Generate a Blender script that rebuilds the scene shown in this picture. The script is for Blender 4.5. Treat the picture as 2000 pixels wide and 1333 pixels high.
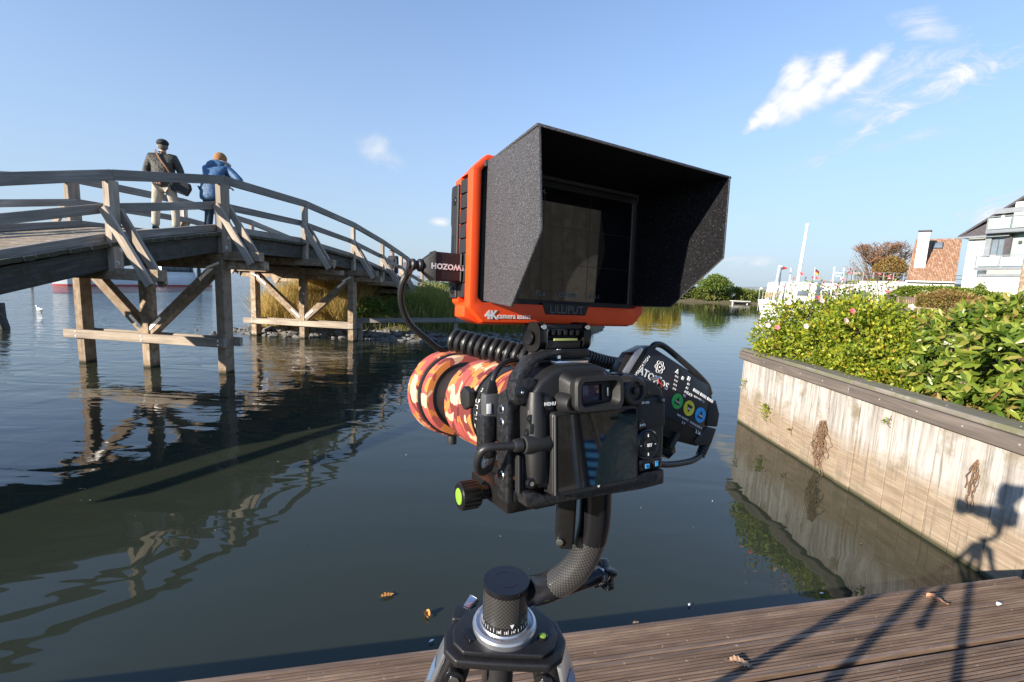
import bpy, bmesh, math, random
import numpy as np
from mathutils import Vector, Matrix, noise
for o in list(bpy.data.objects): bpy.data.objects.remove(o)
S = bpy.context.scene; COL = S.collection
PI = math.pi
# ------------------------------------------------ camera
PITCH, ROLL, FPX = math.radians(7.5), math.radians(2.4), 890.0
EYE = Vector((0, 0, 2.0))
vd = Vector((0, math.cos(PITCH), -math.sin(PITCH))); v0 = Vector((0, math.sin(PITCH), math.cos(PITCH))); vx = Vector((1, 0, 0))
vr = vx*math.cos(ROLL) + v0*math.sin(ROLL); vu = -vx*math.sin(ROLL) + v0*math.cos(ROLL)
cd = bpy.data.cameras.new('camera'); cam = bpy.data.objects.new('camera', cd); COL.objects.link(cam)
cam.matrix_world = Matrix(((vr.x, vu.x, -vd.x, 0), (vr.y, vu.y, -vd.y, 0), (vr.z, vu.z, -vd.z, 2.0), (0, 0, 0, 1)))
cd.lens = FPX/2000*36; cd.sensor_width = 36; cd.clip_start = .02; cd.clip_end = 6000
cd.dof.use_dof = False
S.camera = cam
def ray(x, y): return vd + vr*((x-1000)/FPX) + vu*((666.5-y)/FPX)
def atY(x, y, Y): v = ray(x, y); return EYE + v*(Y/v.y)      # photograph measurement -> point at distance Y
def atX(x, y, X): v = ray(x, y); return EYE + v*(X/v.x)
def atZ(x, y, Z): v = ray(x, y); return EYE + v*((Z-2.0)/v.z)
# ------------------------------------------------ light
SUNV = Vector((3.35, 2.55, -1.33)).normalized()
sd = bpy.data.lights.new('sun', 'SUN'); sun = bpy.data.objects.new('sun', sd); COL.objects.link(sun)
sd.energy = 4.8; sd.angle = math.radians(.5); sd.color = (1.0, .90, .76)
sun.rotation_euler = SUNV.to_track_quat('-Z', 'Y').to_euler(); sun.location = (-20, -15, 12)
W = bpy.data.worlds.new('World'); S.world = W; W.use_nodes = True
nt = W.node_tree; N = nt.nodes; L = nt.links
for n in list(N): N.remove(n)
wo = N.new('ShaderNodeOutputWorld'); bg = N.new('ShaderNodeBackground'); bg.inputs[1].default_value = .15
sky = N.new('ShaderNodeTexSky'); sky.sky_type = 'NISHITA'; sky.sun_disc = False
sky.sun_elevation = math.asin(-SUNV.z); sky.sun_rotation = math.atan2(-SUNV.x, -SUNV.y) % (2*PI)
sky.air_density = 1.0; sky.dust_density = .0; sky.ozone_density = 2.0
tc = N.new('ShaderNodeTexCoord')
def wmath(op, a, b=None, c=None, clamp=False):
    n = N.new('ShaderNodeMath'); n.operation = op; n.use_clamp = clamp
    for i, v in enumerate((a, b, c)):
        if v is None: continue
        if isinstance(v, (int, float)): n.inputs[i].default_value = v
        else: L.new(v, n.inputs[i])
    return n.outputs[0]
def wnoise(scale, detail, rough, dist=0, loc=(0, 0, 0), sc=(1, 1, 1)):
    mp = N.new('ShaderNodeMapping'); mp.inputs[1].default_value = loc; mp.inputs[3].default_value = sc; L.new(tc.outputs['Generated'], mp.inputs[0])
    n = N.new('ShaderNodeTexNoise'); n.inputs['Scale'].default_value = scale; n.inputs['Detail'].default_value = detail; n.inputs['Roughness'].default_value = rough; n.inputs['Distortion'].default_value = dist
    L.new(mp.outputs[0], n.inputs['Vector']); return n.outputs[0]
puff = wnoise(9, 9, .66, .5, (3.1, .4, 1.2), (1, 1, 1.5))
wisp = wnoise(17, 9, .72, 1.0, (.3, .9, .2), (1, 1, 2.0))
# every cloud: a centre direction, its half-length and half-height in radians, tilt, amount, raggedness
CL = [((1472, 243), .028, .016, 35, 1, 2), ((1500, 222), .036, .026, 30, 1, 2), ((1545, 195), .045, .042, 20, 1, 2), ((1558, 158), .038, .040, 10, 1.1, 2), ((1585, 178), .048, .036, 20, 1.1, 2), ((1612, 150), .038, .034, 30, 1.05, 2), ((1640, 170), .045, .024, 25, 1, 2), ((1690, 132), .045, .022, 40, 1, 2), ((1665, 155), .04, .026, 25, 1, 2),
      ((1770, 150), .09, .04, 22, .62, 1), ((1880, 150), .075, .03, 12, .85, 1),
      ((1812, 50), .05, .028, -35, 1.0, 0), ((1735, 228), .05, .018, 30, .8, 1), ((1690, 200), .05, .03, 20, .5, 1), ((750, 298), .055, .030, -12, .62, 0),
      ((858, 434), .032, .012, 0, .9, 0), ((1478, 515), .05, .018, 0, .95, 0), ((1420, 510), .05, .014, 0, .7, 1), ((1612, 303), .07, .014, 25, .45, 1),
      ((1965, 408), .09, .03, 20, .75, 1), ((1780, 268), .05, .014, 10, .4, 1)]
tot = None
for (q, a, b, tilt, amt, kind) in CL:
    c = ray(*q).normalized(); e1 = Vector((0, 0, 1)).cross(c); e1.normalize(); e1 = -e1; e2 = e1.cross(c); e2.normalize()
    if e2.z < 0: e2 = -e2
    t = math.radians(tilt); f1 = e1*math.cos(t) + e2*math.sin(t); f2 = -e1*math.sin(t) + e2*math.cos(t)
    def dotn(v, k):
        n = N.new('ShaderNodeVectorMath'); n.operation = 'DOT_PRODUCT'; L.new(tc.outputs['Generated'], n.inputs[0]); n.inputs[1].default_value = v
        return wmath('MULTIPLY', n.outputs['Value'], 1/k)
    u = dotn(f1, a); v = dotn(f2, b); fr = dotn(c, 1)
    r2 = wmath('ADD', wmath('MULTIPLY', u, u), wmath('MULTIPLY', v, v))
    g = wmath('SUBTRACT', 1.0, wmath('SQRT', r2)); g = wmath('SUBTRACT', g, wmath('MULTIPLY', wmath('LESS_THAN', fr, .3), 10.0)); g = wmath('MAXIMUM', g, -.8)
    nz = wisp if kind == 1 else puff
    k = wmath('ADD', wmath('MULTIPLY', g, .95 if kind == 2 else .55), wmath('MULTIPLY', wmath('SUBTRACT', nz, .50 if kind == 2 else .53), 2.2 if kind == 2 else (2.6 if kind else 2.1)))
    k = wmath('MULTIPLY', wmath('MULTIPLY', wmath('MAXIMUM', k, 0.0), wmath('GREATER_THAN', g, -.45)), amt*1.75)
    k = wmath('MULTIPLY', k, wmath('ADD', wmath('MULTIPLY', g, 2.2), .55, None, True))
    tot = k if tot is None else wmath('MAXIMUM', tot, k)
dens = wmath('MINIMUM', wmath('POWER', tot, .9), .95)
mix = N.new('ShaderNodeMix'); mix.data_type = 'RGBA'
# pale air towards the horizon
sepz = N.new('ShaderNodeSeparateXYZ'); L.new(tc.outputs['Generated'], sepz.inputs[0])
hz = wmath('POWER', wmath('SUBTRACT', 1.0, wmath('ABSOLUTE', sepz.outputs[2]), None, True), 2.0)
mh = N.new('ShaderNodeMix'); mh.data_type = 'RGBA'; L.new(wmath('MULTIPLY', hz, .97), mh.inputs[0])
tint = N.new('ShaderNodeMix'); tint.data_type = 'RGBA'; tint.blend_type = 'MULTIPLY'; tint.inputs[0].default_value = 1; tint.inputs[7].default_value = (.745, .815, .965, 1)
L.new(sky.outputs[0], tint.inputs[6]); L.new(tint.outputs[2], mh.inputs[6]); mh.inputs[7].default_value = (1.56, 1.96, 2.45, 1)
L.new(mh.outputs[2], mix.inputs[6]); cm_ = N.new('ShaderNodeMix'); cm_.data_type = 'RGBA'; cm_.inputs[6].default_value = (2.35, 2.6, 2.95, 1); cm_.inputs[7].default_value = (3.45, 3.5, 3.6, 1); L.new(wmath('MULTIPLY', tot, .85, None, True), cm_.inputs[0]); L.new(cm_.outputs[2], mix.inputs[7])
L.new(dens, mix.inputs[0]); L.new(mix.outputs[2], bg.inputs[0]); L.new(bg.outputs[0], wo.inputs[0])
S.view_settings.view_transform = 'Standard'; S.view_settings.look = 'None'; S.view_settings.exposure = 1.0; S.view_settings.gamma = 1
S.render.engine = 'CYCLES'
S.cycles.max_bounces = 6; S.cycles.caustics_reflective = False; S.cycles.caustics_refractive = False
# ------------------------------------------------ helpers
def put(name, me, parent=None, mat=None):
    o = bpy.data.objects.new(name, me); COL.objects.link(o)
    if parent: o.parent = parent
    if mat and me: 
        if not me.materials: me.materials.append(mat)
    return o
def tag(o, label=None, cat=None, group=None, kind=None):
    if label: o['label'] = label
    if cat: o['category'] = cat
    if group: o['group'] = group
    if kind: o['kind'] = kind
    return o
def thing(name, label, cat, M=None, group=None):
    o = bpy.data.objects.new(name, None); COL.objects.link(o); o.empty_display_size = .1
    if M is not None: o.matrix_world = M if isinstance(M, Matrix) else Matrix.Translation(M)
    return tag(o, label, cat, group)
def mk(name, bm, mat, parent=None, bevel=0, smooth=True, seg=2, ang=35):
    if bevel:
        bmesh.ops.remove_doubles(bm, verts=bm.verts, dist=1e-6)
        es = [e for e in bm.edges if len(e.link_faces) == 2 and e.calc_face_angle(0) > math.radians(28)]
        bmesh.ops.bevel(bm, geom=es, offset=bevel, segments=seg, affect='EDGES', profile=.6, clamp_overlap=True)
    bmesh.ops.recalc_face_normals(bm, faces=bm.faces)
    me = bpy.data.meshes.new(name); bm.to_mesh(me); bm.free()
    if smooth:
        me.polygons.foreach_set('use_smooth', [True]*len(me.polygons)); me.set_sharp_from_angle(angle=math.radians(ang))
    return put(name, me, parent, mat)
def npmesh(name, V, F, mat, parent=None, smooth=False):
    V = np.asarray(V, np.float32).reshape(-1, 3); F = np.asarray(F, np.int32); k = F.shape[1]
    me = bpy.data.meshes.new(name); me.vertices.add(len(V)); me.vertices.foreach_set('co', V.ravel())
    me.loops.add(F.size); me.loops.foreach_set('vertex_index', F.ravel())
    me.polygons.add(len(F)); me.polygons.foreach_set('loop_start', np.arange(0, F.size, k, dtype=np.int32)); me.polygons.foreach_set('loop_total', np.full(len(F), k, np.int32))
    if smooth: me.polygons.foreach_set('use_smooth', np.ones(len(F), bool))
    me.update(); me.validate(); return put(name, me, parent, mat)
def B(): return bmesh.new()
def box(bm, c, s, M=None):
    T = Matrix.Translation(c) @ Matrix.Diagonal((s[0], s[1], s[2], 1))
    if M is not None: T = Matrix.Translation(c) @ M.to_4x4() @ Matrix.Diagonal((s[0], s[1], s[2], 1))
    bmesh.ops.create_cube(bm, size=1, matrix=T); return bm
def bb(bm, a, b):
    return box(bm, [(a[i]+b[i])/2 for i in range(3)], [abs(b[i]-a[i]) for i in range(3)])
def cyl(bm, p0, p1, r0, r1=None, seg=16):
    p0 = Vector(p0); p1 = Vector(p1); d = p1-p0; r1 = r0 if r1 is None else r1
    T = Matrix.Translation((p0+p1)/2) @ d.to_track_quat('Z', 'Y').to_matrix().to_4x4()
    bmesh.ops.create_cone(bm, cap_ends=True, segments=seg, radius1=r0, radius2=r1, depth=d.length, matrix=T); return bm
def sph(bm, c, r, seg=12, sc=(1, 1, 1)):
    bmesh.ops.create_uvsphere(bm, u_segments=seg, v_segments=max(6, seg//2+2), radius=r, matrix=Matrix.Translation(c) @ Matrix.Diagonal((*sc, 1))); return bm
def smoothpts(pts, n=8):
    pts = [Vector(p) for p in pts]; P = [pts[0]*2-pts[1]] + pts + [pts[-1]*2-pts[-2]]; out = []
    for i in range(1, len(P)-2):
        a, b, c, d = P[i-1], P[i], P[i+1], P[i+2]
        for k in range(n):
            t = k/n; out.append(.5*((2*b) + (c-a)*t + (2*a-5*b+4*c-d)*t*t + (-a+3*b-3*c+d)*t*t*t))
    out.append(pts[-1]); return out
def tube(bm, pts, r, seg=10, uvs=False):
    pts = [Vector(p) for p in pts]; n = len(pts); rr = r if hasattr(r, '__len__') else [r]*n
    uvl = bm.loops.layers.uv.verify() if uvs else None
    t0 = (pts[1]-pts[0]).normalized(); up = t0.orthogonal().normalized(); rings = []; dist = 0; ds = []
    for i, p in enumerate(pts):
        t = (pts[min(i+1, n-1)]-pts[max(i-1, 0)]).normalized()
        up = (up - t*up.dot(t)).normalized(); sd_ = t.cross(up)
        rings.append([bm.verts.new(p + (up*math.cos(a) + sd_*math.sin(a))*rr[i]) for a in [2*PI*k/seg for k in range(seg)]])
        if i: dist += (p-pts[i-1]).length
        ds.append(dist)
    for i in range(n-1):
        for k in range(seg):
            f = bm.faces.new((rings[i][k], rings[i][(k+1) % seg], rings[i+1][(k+1) % seg], rings[i+1][k]))
            if uvs:
                c = 2*PI*rr[i]
                for l, (uu, vv) in zip(f.loops, ((k/seg*c, ds[i]), ((k+1)/seg*c, ds[i]), ((k+1)/seg*c, ds[i+1]), (k/seg*c, ds[i+1]))): l[uvl].uv = (uu, vv)
    bm.faces.new(rings[0][::-1]); bm.faces.new(rings[-1]); return bm
def lathe(bm, prof, c=(0, 0, 0), axis='Y', seg=48, uvs=False):
    """prof: (along, radius) pairs; open ends are capped when radius > 0"""
    uvl = bm.loops.layers.uv.verify() if uvs else None; rings = []
    for (a, r) in prof:
        ring = []
        for k in range(seg):
            t = 2*PI*k/seg; x, y = r*math.cos(t), r*math.sin(t)
            p = (x, a, y) if axis == 'Y' else ((x, y, a) if axis == 'Z' else (a, x, y))
            ring.append(bm.verts.new(Vector(c)+Vector(p)))
        rings.append(ring)
    for i in range(len(prof)-1):
        for k in range(seg):
            f = bm.faces.new((rings[i][k], rings[i][(k+1) % seg], rings[i+1][(k+1) % seg], rings[i+1][k]))
            if uvs:
                cc = 2*PI*max(prof[i][1], prof[i+1][1])
                for l, (uu, vv) in zip(f.loops, ((k/seg*cc, prof[i][0]), ((k+1)/seg*cc, prof[i][0]), ((k+1)/seg*cc, prof[i+1][0]), (k/seg*cc, prof[i+1][0]))): l[uvl].uv = (uu, vv)
    bm.faces.new(rings[0]); bm.faces.new(rings[-1][::-1]); return bm
def prism(bm, poly, a, b, f):
    """poly 2D, f(u, v, w) -> 3D, w from a to b (a, b may be functions of u, v)"""
    fa = a if callable(a) else (lambda u, v: a); fb = b if callable(b) else (lambda u, v: b)
    A_ = [bm.verts.new(f(u, v, fa(u, v))) for u, v in poly]; B_ = [bm.verts.new(f(u, v, fb(u, v))) for u, v in poly]; n = len(poly)
    bm.faces.new(A_); bm.faces.new(B_[::-1])
    for i in range(n): bm.faces.new((A_[i], B_[i], B_[(i+1) % n], A_[(i+1) % n]))
    return bm
XZ = lambda u, v, w: (u, w, v)
XY = lambda u, v, w: (u, v, w)
YZ = lambda u, v, w: (w, u, v)
BC = {}
def beam(name, p0, p1, w, h, mat, parent=None, up=Vector((0, 0, 1)), bev=.006):
    """w across, h along up; a board of its own, grain along local X"""
    p0 = Vector(p0); p1 = Vector(p1); d = p1-p0; Lg = d.length; x = d/Lg; y = Vector(up).cross(x)
    if y.length < 1e-3: y = Vector((0, 1, 0)).cross(x)
    y.normalize(); z = x.cross(y)
    key = (round(Lg, 2), w, h, mat.name)
    if key not in BC:
        bm = B(); box(bm, (0, 0, 0), (Lg, w, h))
        if bev: bmesh.ops.bevel(bm, geom=list(bm.edges), offset=bev, segments=1, affect='EDGES')
        me = bpy.data.meshes.new('board'); bm.to_mesh(me); bm.free(); me.materials.append(mat); BC[key] = me
    o = bpy.data.objects.new(name, BC[key]); COL.objects.link(o)
    m = Matrix(((x.x, y.x, z.x, 0), (x.y, y.y, z.y, 0), (x.z, y.z, z.z, 0), (0, 0, 0, 1))); m.translation = (p0+p1)/2
    if parent: o.parent = parent
    o.matrix_local = m; return o
def lettering(txt, size, M, mat, parent, name='lettering', align='CENTER', ext=.00015, bold=0):
    cu = bpy.data.curves.new('t', 'FONT'); cu.body = txt; cu.size = size; cu.align_x = align; cu.align_y = 'CENTER'; cu.extrude = ext; cu.resolution_u = 2; cu.offset = bold
    t = bpy.data.objects.new('t', cu); COL.objects.link(t); bpy.context.view_layer.update()
    me = bpy.data.meshes.new_from_object(t.evaluated_get(bpy.context.evaluated_depsgraph_get())); bpy.data.objects.remove(t); bpy.data.curves.remove(cu)
    me.materials.clear(); me.materials.append(mat); o = put(name, me, parent); o.matrix_local = M; return o
def RX(a): return Matrix.Rotation(math.radians(a), 4, 'X')
def RY(a): return Matrix.Rotation(math.radians(a), 4, 'Y')
def RZ(a): return Matrix.Rotation(math.radians(a), 4, 'Z')
def T(*a): return Matrix.Translation(a)
# ------------------------------------------------ materials
def setin(b, k, v): b.inputs[k].default_value = v
def base(name, col=(.5, .5, .5), rough=.6, metal=0, spec=.5):
    m = bpy.data.materials.new(name); m.use_nodes = True; b = m.node_tree.nodes['Principled BSDF']
    setin(b, 'Base Color', (*col, 1)); setin(b, 'Roughness', rough); setin(b, 'Metallic', metal); setin(b, 'Specular IOR Level', spec)
    return m, m.node_tree.nodes, m.node_tree.links, b
def ntex(N, L, vec, scale, detail=4, rough=.55, dist=0, typ='ShaderNodeTexNoise'):
    n = N.new(typ); n.inputs['Scale'].default_value = scale
    if typ == 'ShaderNodeTexNoise': n.inputs['Detail'].default_value = detail; n.inputs['Roughness'].default_value = rough; n.inputs['Distortion'].default_value = dist
    if vec is not None: L.new(vec, n.inputs['Vector'])
    return n
def coord(N, L, sc=(1, 1, 1), rnd=False, src='Object', loc=(0, 0, 0)):
    t = N.new('ShaderNodeTexCoord'); mp = N.new('ShaderNodeMapping'); mp.inputs[3].default_value = sc; mp.inputs[1].default_value = loc
    v = t.outputs[src]
    if rnd:
        oi = N.new('ShaderNodeObjectInfo'); vm = N.new('ShaderNodeVectorMath'); vm.operation = 'MULTIPLY_ADD'
        cv = N.new('ShaderNodeCombineXYZ'); [L.new(oi.outputs['Random'], cv.inputs[i]) for i in range(3)]
        L.new(cv.outputs[0], vm.inputs[0]); vm.inputs[1].default_value = (37, 19, 53); L.new(v, vm.inputs[2]); v = vm.outputs[0]
    L.new(v, mp.inputs[0]); return mp.outputs[0]
def ramp(N, L, fac, stops, interp='LINEAR'):
    r = N.new('ShaderNodeValToRGB'); r.color_ramp.interpolation = interp; e = r.color_ramp.elements
    while len(e) < len(stops): e.new(.5)
    for k, (p, c) in enumerate(stops): e[k].position = p; e[k].color = (*c, 1) if len(c) == 3 else c
    L.new(fac, r.inputs[0]); return r.outputs[0]
def bump(N, L, b, h, strength=.4, dist=.01):
    n = N.new('ShaderNodeBump'); n.inputs['Strength'].default_value = strength; n.inputs['Distance'].default_value = dist; L.new(h, n.inputs['Height'])
    if b is not None: L.new(n.outputs[0], b.inputs['Normal'])
    return n
def mixc(N, L, f, a, c, mode='MIX'):
    n = N.new('ShaderNodeMix'); n.data_type = 'RGBA'; n.blend_type = mode
    for s, v in ((0, f), (6, a), (7, c)):
        if isinstance(v, (int, float)): n.inputs[s].default_value = v
        elif isinstance(v, tuple): n.inputs[s].default_value = (*v, 1)
        else: L.new(v, n.inputs[s])
    return n.outputs[2]
def fm(N, L, op, a, b=None, clamp=False):
    n = N.new('ShaderNodeMath'); n.operation = op; n.use_clamp = clamp
    for i, v in enumerate((a, b)):
        if v is None: continue
        if isinstance(v, (int, float)): n.inputs[i].default_value = v
        else: L.new(v, n.inputs[i])
    return n.outputs[0]
def simple(name, col, rough=.5, metal=0, var=.25, scale=30, bmp=.1, bd=.002, spec=.5):
    m, N, L, b = base(name, col, rough, metal, spec); v = coord(N, L); n = ntex(N, L, v, scale, 5, .6)
    c0 = tuple(x*(1-var) for x in col); c1 = tuple(min(1, x*(1+var)) for x in col)
    L.new(ramp(N, L, n.outputs[0], [(.3, c0), (.7, c1)]), b.inputs['Base Color'])
    if bmp: bump(N, L, b, n.outputs[0], bmp, bd)
    return m
def wood(name, dark, mid, light, rough=.8, gs=1.0, moss=None):
    m, N, L, b = base(name, mid, rough, 0, .3)
    v = coord(N, L, (1.2*gs, 26*gs, 26*gs), True); n = ntex(N, L, v, 1.0, 6, .65, .4)
    v2 = coord(N, L, (.9, 3, 3), True); n2 = ntex(N, L, v2, 1.1, 3, .6)
    c = ramp(N, L, n.outputs[0], [(.28, dark), (.5, mid), (.75, light)])
    oi = N.new('ShaderNodeObjectInfo'); hv = N.new('ShaderNodeHueSaturation'); L.new(c, hv.inputs['Color'])
    L.new(fm(N, L, 'ADD', fm(N, L, 'MULTIPLY', oi.outputs['Random'], .45), .72), hv.inputs['Value']); hv.inputs['Saturation'].default_value = 1
    c = mixc(N, L, ramp(N, L, n2.outputs[0], [(.35, (0, 0, 0)), (.75, (1, 1, 1))]), hv.outputs[0], tuple(x*.55 for x in mid))
    if moss:
        v3 = coord(N, L, (4, 4, 4), True); n3 = ntex(N, L, v3, 2, 5, .7)
        c = mixc(N, L, ramp(N, L, n3.outputs[0], [(.45, (0, 0, 0)), (.62, (1, 1, 1))]), c, moss)
    L.new(c, b.inputs['Base Color']); bump(N, L, b, n.outputs[0], .5, .004); return m
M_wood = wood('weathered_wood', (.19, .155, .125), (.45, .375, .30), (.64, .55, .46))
M_rail = wood('rail_wood', (.15, .14, .125), (.32, .295, .265), (.48, .445, .40))
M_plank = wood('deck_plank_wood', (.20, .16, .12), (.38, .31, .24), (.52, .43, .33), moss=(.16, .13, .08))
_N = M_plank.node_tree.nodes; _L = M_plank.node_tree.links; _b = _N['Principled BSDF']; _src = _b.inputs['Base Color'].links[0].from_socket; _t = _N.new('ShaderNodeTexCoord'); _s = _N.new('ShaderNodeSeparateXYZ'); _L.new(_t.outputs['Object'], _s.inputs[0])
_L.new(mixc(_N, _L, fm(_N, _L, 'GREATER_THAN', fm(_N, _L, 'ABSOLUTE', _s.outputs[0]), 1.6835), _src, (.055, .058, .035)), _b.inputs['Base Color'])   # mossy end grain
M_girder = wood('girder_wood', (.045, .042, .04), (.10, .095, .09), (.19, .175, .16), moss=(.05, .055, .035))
M_warm = wood('pile_wood', (.22, .16, .115), (.48, .37, .27), (.64, .52, .39), moss=(.22, .15, .09))
_N = M_warm.node_tree.nodes; _L = M_warm.node_tree.links; _b = _N['Principled BSDF']; _src = _b.inputs['Base Color'].links[0].from_socket; _t = _N.new('ShaderNodeNewGeometry'); _s = _N.new('ShaderNodeSeparateXYZ'); _L.new(_t.outputs['Position'], _s.inputs[0])
_nz = ntex(_N, _L, _t.outputs['Position'], 14, 4, .6); _L.new(mixc(_N, _L, ramp(_N, _L, fm(_N, _L, 'ADD', _s.outputs[2], fm(_N, _L, 'MULTIPLY', _nz.outputs[0], .10)), [(.07, (1, 1, 1)), (.13, (0, 0, 0))]), _src, (.035, .034, .02)), _b.inputs['Base Color'])   # tide line slime
M_garden = wood('garden_chair_wood', (.2, .13, .09), (.42, .3, .22), (.6, .45, .34))
M_steel = simple('galvanised_steel', (.55, .55, .55), .6, .6, .15, 60)
M_black = simple('black_plastic', (.011, .011, .012), .42, 0, .3, 300, .12, .0004)
M_blackmatte = simple('matte_black_plastic', (.013, .013, .014), .62, 0, .3, 500, .3, .0004)
M_gloss = simple('gloss_black', (.010, .010, .012), .18, 0, .1, 20, 0)
M_ano = simple('anodised_black', (.025, .024, .024), .33, .55, .2, 120, .05, .0003)
M_cable = simple('cable_rubber', (.018, .018, .019), .42, 0, .2, 200, .06, .0004)
M_metal = simple('bright_metal', (.75, .75, .77), .22, 1, .08, 60, .02, .0002)
M_silver = simple('silver_anodised', (.55, .56, .60), .32, .85, .08, 90, .03, .0002)
M_white = simple('white_print', (.80, .80, .80), .5, 0, .05, 20, 0)
M_paintw = simple('white_paint', (.80, .80, .78), .5, 0, .06, 2, .05, .003)
M_red = simple('red_antifouling', (.42, .03, .03), .5, 0, .2, 4, .05)
M_lime = simple('lime_level', (.24, .42, .05), .2, 0, .1, 60, 0)
# ================================================= water
m, N, L, b = base('lake_water', (.027, .033, .022), .015, 0, .5); b.inputs['IOR'].default_value = 1.42
g = N.new('ShaderNodeNewGeometry')
def wn(sc, det, ro, di, s, rot=0):
    mp = N.new('ShaderNodeMapping'); mp.inputs[3].default_value = sc; mp.inputs[2].default_value = (0, 0, rot); L.new(g.outputs['Position'], mp.inputs[0]); return ntex(N, L, mp.outputs[0], s, det, ro, di).outputs[0]
fine = wn((.45, 1.6, 1), 3, .5, .5, 5.5, .12); mid = wn((.50, 1.35, 1), 2, .42, .8, 1.5, -.2); cross = wn((1.4, .5, 1), 1, .4, .4, 1.9, .5); big = wn((1, 1, 1), 2, .5, 0, .22)
sp = N.new('ShaderNodeSeparateXYZ'); L.new(g.outputs['Position'], sp.inputs[0])
# calm in the lee of the deck and wall, rippled on the open lake
far = fm(N, L, 'MULTIPLY', fm(N, L, 'SUBTRACT', fm(N, L, 'SUBTRACT', sp.outputs[1], fm(N, L, 'ADD', fm(N, L, 'MULTIPLY', sp.outputs[0], 1.1), fm(N, L, 'MULTIPLY', fm(N, L, 'MAXIMUM', sp.outputs[0], 0.0), 1.5))), 5.5), .022, True)
amp = fm(N, L, 'ADD', fm(N, L, 'MULTIPLY', far, .80), .075)
amp = fm(N, L, 'MULTIPLY', amp, fm(N, L, 'ADD', fm(N, L, 'MULTIPLY', big, 1.5), .25))
h = fm(N, L, 'ADD', fm(N, L, 'MULTIPLY', fm(N, L, 'MULTIPLY', fine, far), 1.1), fm(N, L, 'ADD', fm(N, L, 'MULTIPLY', mid, 1.0), fm(N, L, 'MULTIPLY', cross, .30)))
h = fm(N, L, 'MULTIPLY', h, amp)
bump(N, L, b, h, 1.0, .085)
M_water = m
bm = B(); bmesh.ops.create_grid(bm, x_segments=2, y_segments=2, size=3000); water = mk('lake_water', bm, M_water, smooth=False); tag(water, kind='structure')
# distant shore beyond the lake
M_hill = simple('far_shore', (.17, .20, .21), 1, 0, .15, .02, 0)
V = []; F = []; n = 160
for i in range(n+1):
    a = -1.25 + 2.5*i/n; R_ = 2300; hh = 9 + 14*noise.noise(Vector((a*5, 1.3, 0))) + 9*noise.noise(Vector((a*17, 4.3, 0))) + 4*noise.noise(Vector((a*60, 4.3, 0)))+ (8 if a > .35 else 0)
    hh = max(3, hh); x, y = R_*math.sin(a), R_*math.cos(a)
    V += [(x, y, -1), (x*1.01, y*1.01, hh), (x*1.1, y*1.1, hh*.8), (x*1.12, y*1.12, -1)]
for i in range(n):
    for k in range(3): q = i*4+k; F.append((q, q+4, q+5, q+1))
tag(npmesh('far_shore', V, F, M_hill, smooth=True), kind='structure')
# ================================================= footbridge
T_ = Vector((.1416, .99, 0)).normalized(); NW = Vector((-T_.y, T_.x, 0)); O_ = Vector((-5.53, 8.7, 0))
PZ = [(-7.6, .85), (-5.4, 1.45), (-3.43, 2.00), (-2.07, 2.32), (0, 2.70), (2.57, 2.70), (4.95, 2.50), (6.97, 2.19), (8.6, 1.88), (10.9, 1.38), (13.2, .98)]
def dz(s):
    for (a, za), (c, zc) in zip(PZ, PZ[1:]):
        if s <= c or c == PZ[-1][0]: return za+(zc-za)*(s-a)/(c-a)
def P(s, w, z): q = O_+T_*s+NW*w; return Vector((q.x, q.y, z))
bridge = thing('footbridge', 'weathered arched timber footbridge on square piles crossing the water at left', 'bridge', P(0, 1.57, 0))
BI = Matrix.Translation(-P(0, 1.57, 0))
def bbeam(name, a, c, w, h, mat, up=Vector((0, 0, 1)), parent=None, bev=.006):
    o = beam(name, a, c, w, h, mat, None, up, bev); ml = o.matrix_basis.copy(); o.parent = parent or bridge
    base_ = bridge.matrix_world.inverted() if parent is None else (bridge.matrix_world @ parent.matrix_local).inverted()
    o.matrix_local = Matrix.Translation(-P(0, 1.57, 0)) @ ml if parent is None else base_ @ ml; return o
bm = B(); lathe(bm, [(-.006, .026), (.0, .026), (.002, .024), (.002, .013), (.014, .012), (.014, .0005)], axis='Y', seg=12); bm.normal_update()
me_bolt = bpy.data.meshes.new('bolt'); bmesh.ops.recalc_face_normals(bm, faces=bm.faces); bm.to_mesh(me_bolt); bm.free(); me_bolt.materials.append(M_steel)
def bolt(pos, d, parent=None, sc=1.0, root=None):
    root = root or bridge; o = bpy.data.objects.new('bolt', me_bolt); COL.objects.link(o); o.parent = parent or root
    Wm = Matrix.Translation(pos) @ Vector(d).to_track_quat('Y', 'Z').to_matrix().to_4x4() @ Matrix.Scale(sc, 4)
    pw = root.matrix_world if not parent else root.matrix_world @ parent.matrix_local
    o.matrix_local = pw.inverted() @ Wm; return o
bpy.context.view_layer.update()
rnd = random.Random(5)
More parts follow.
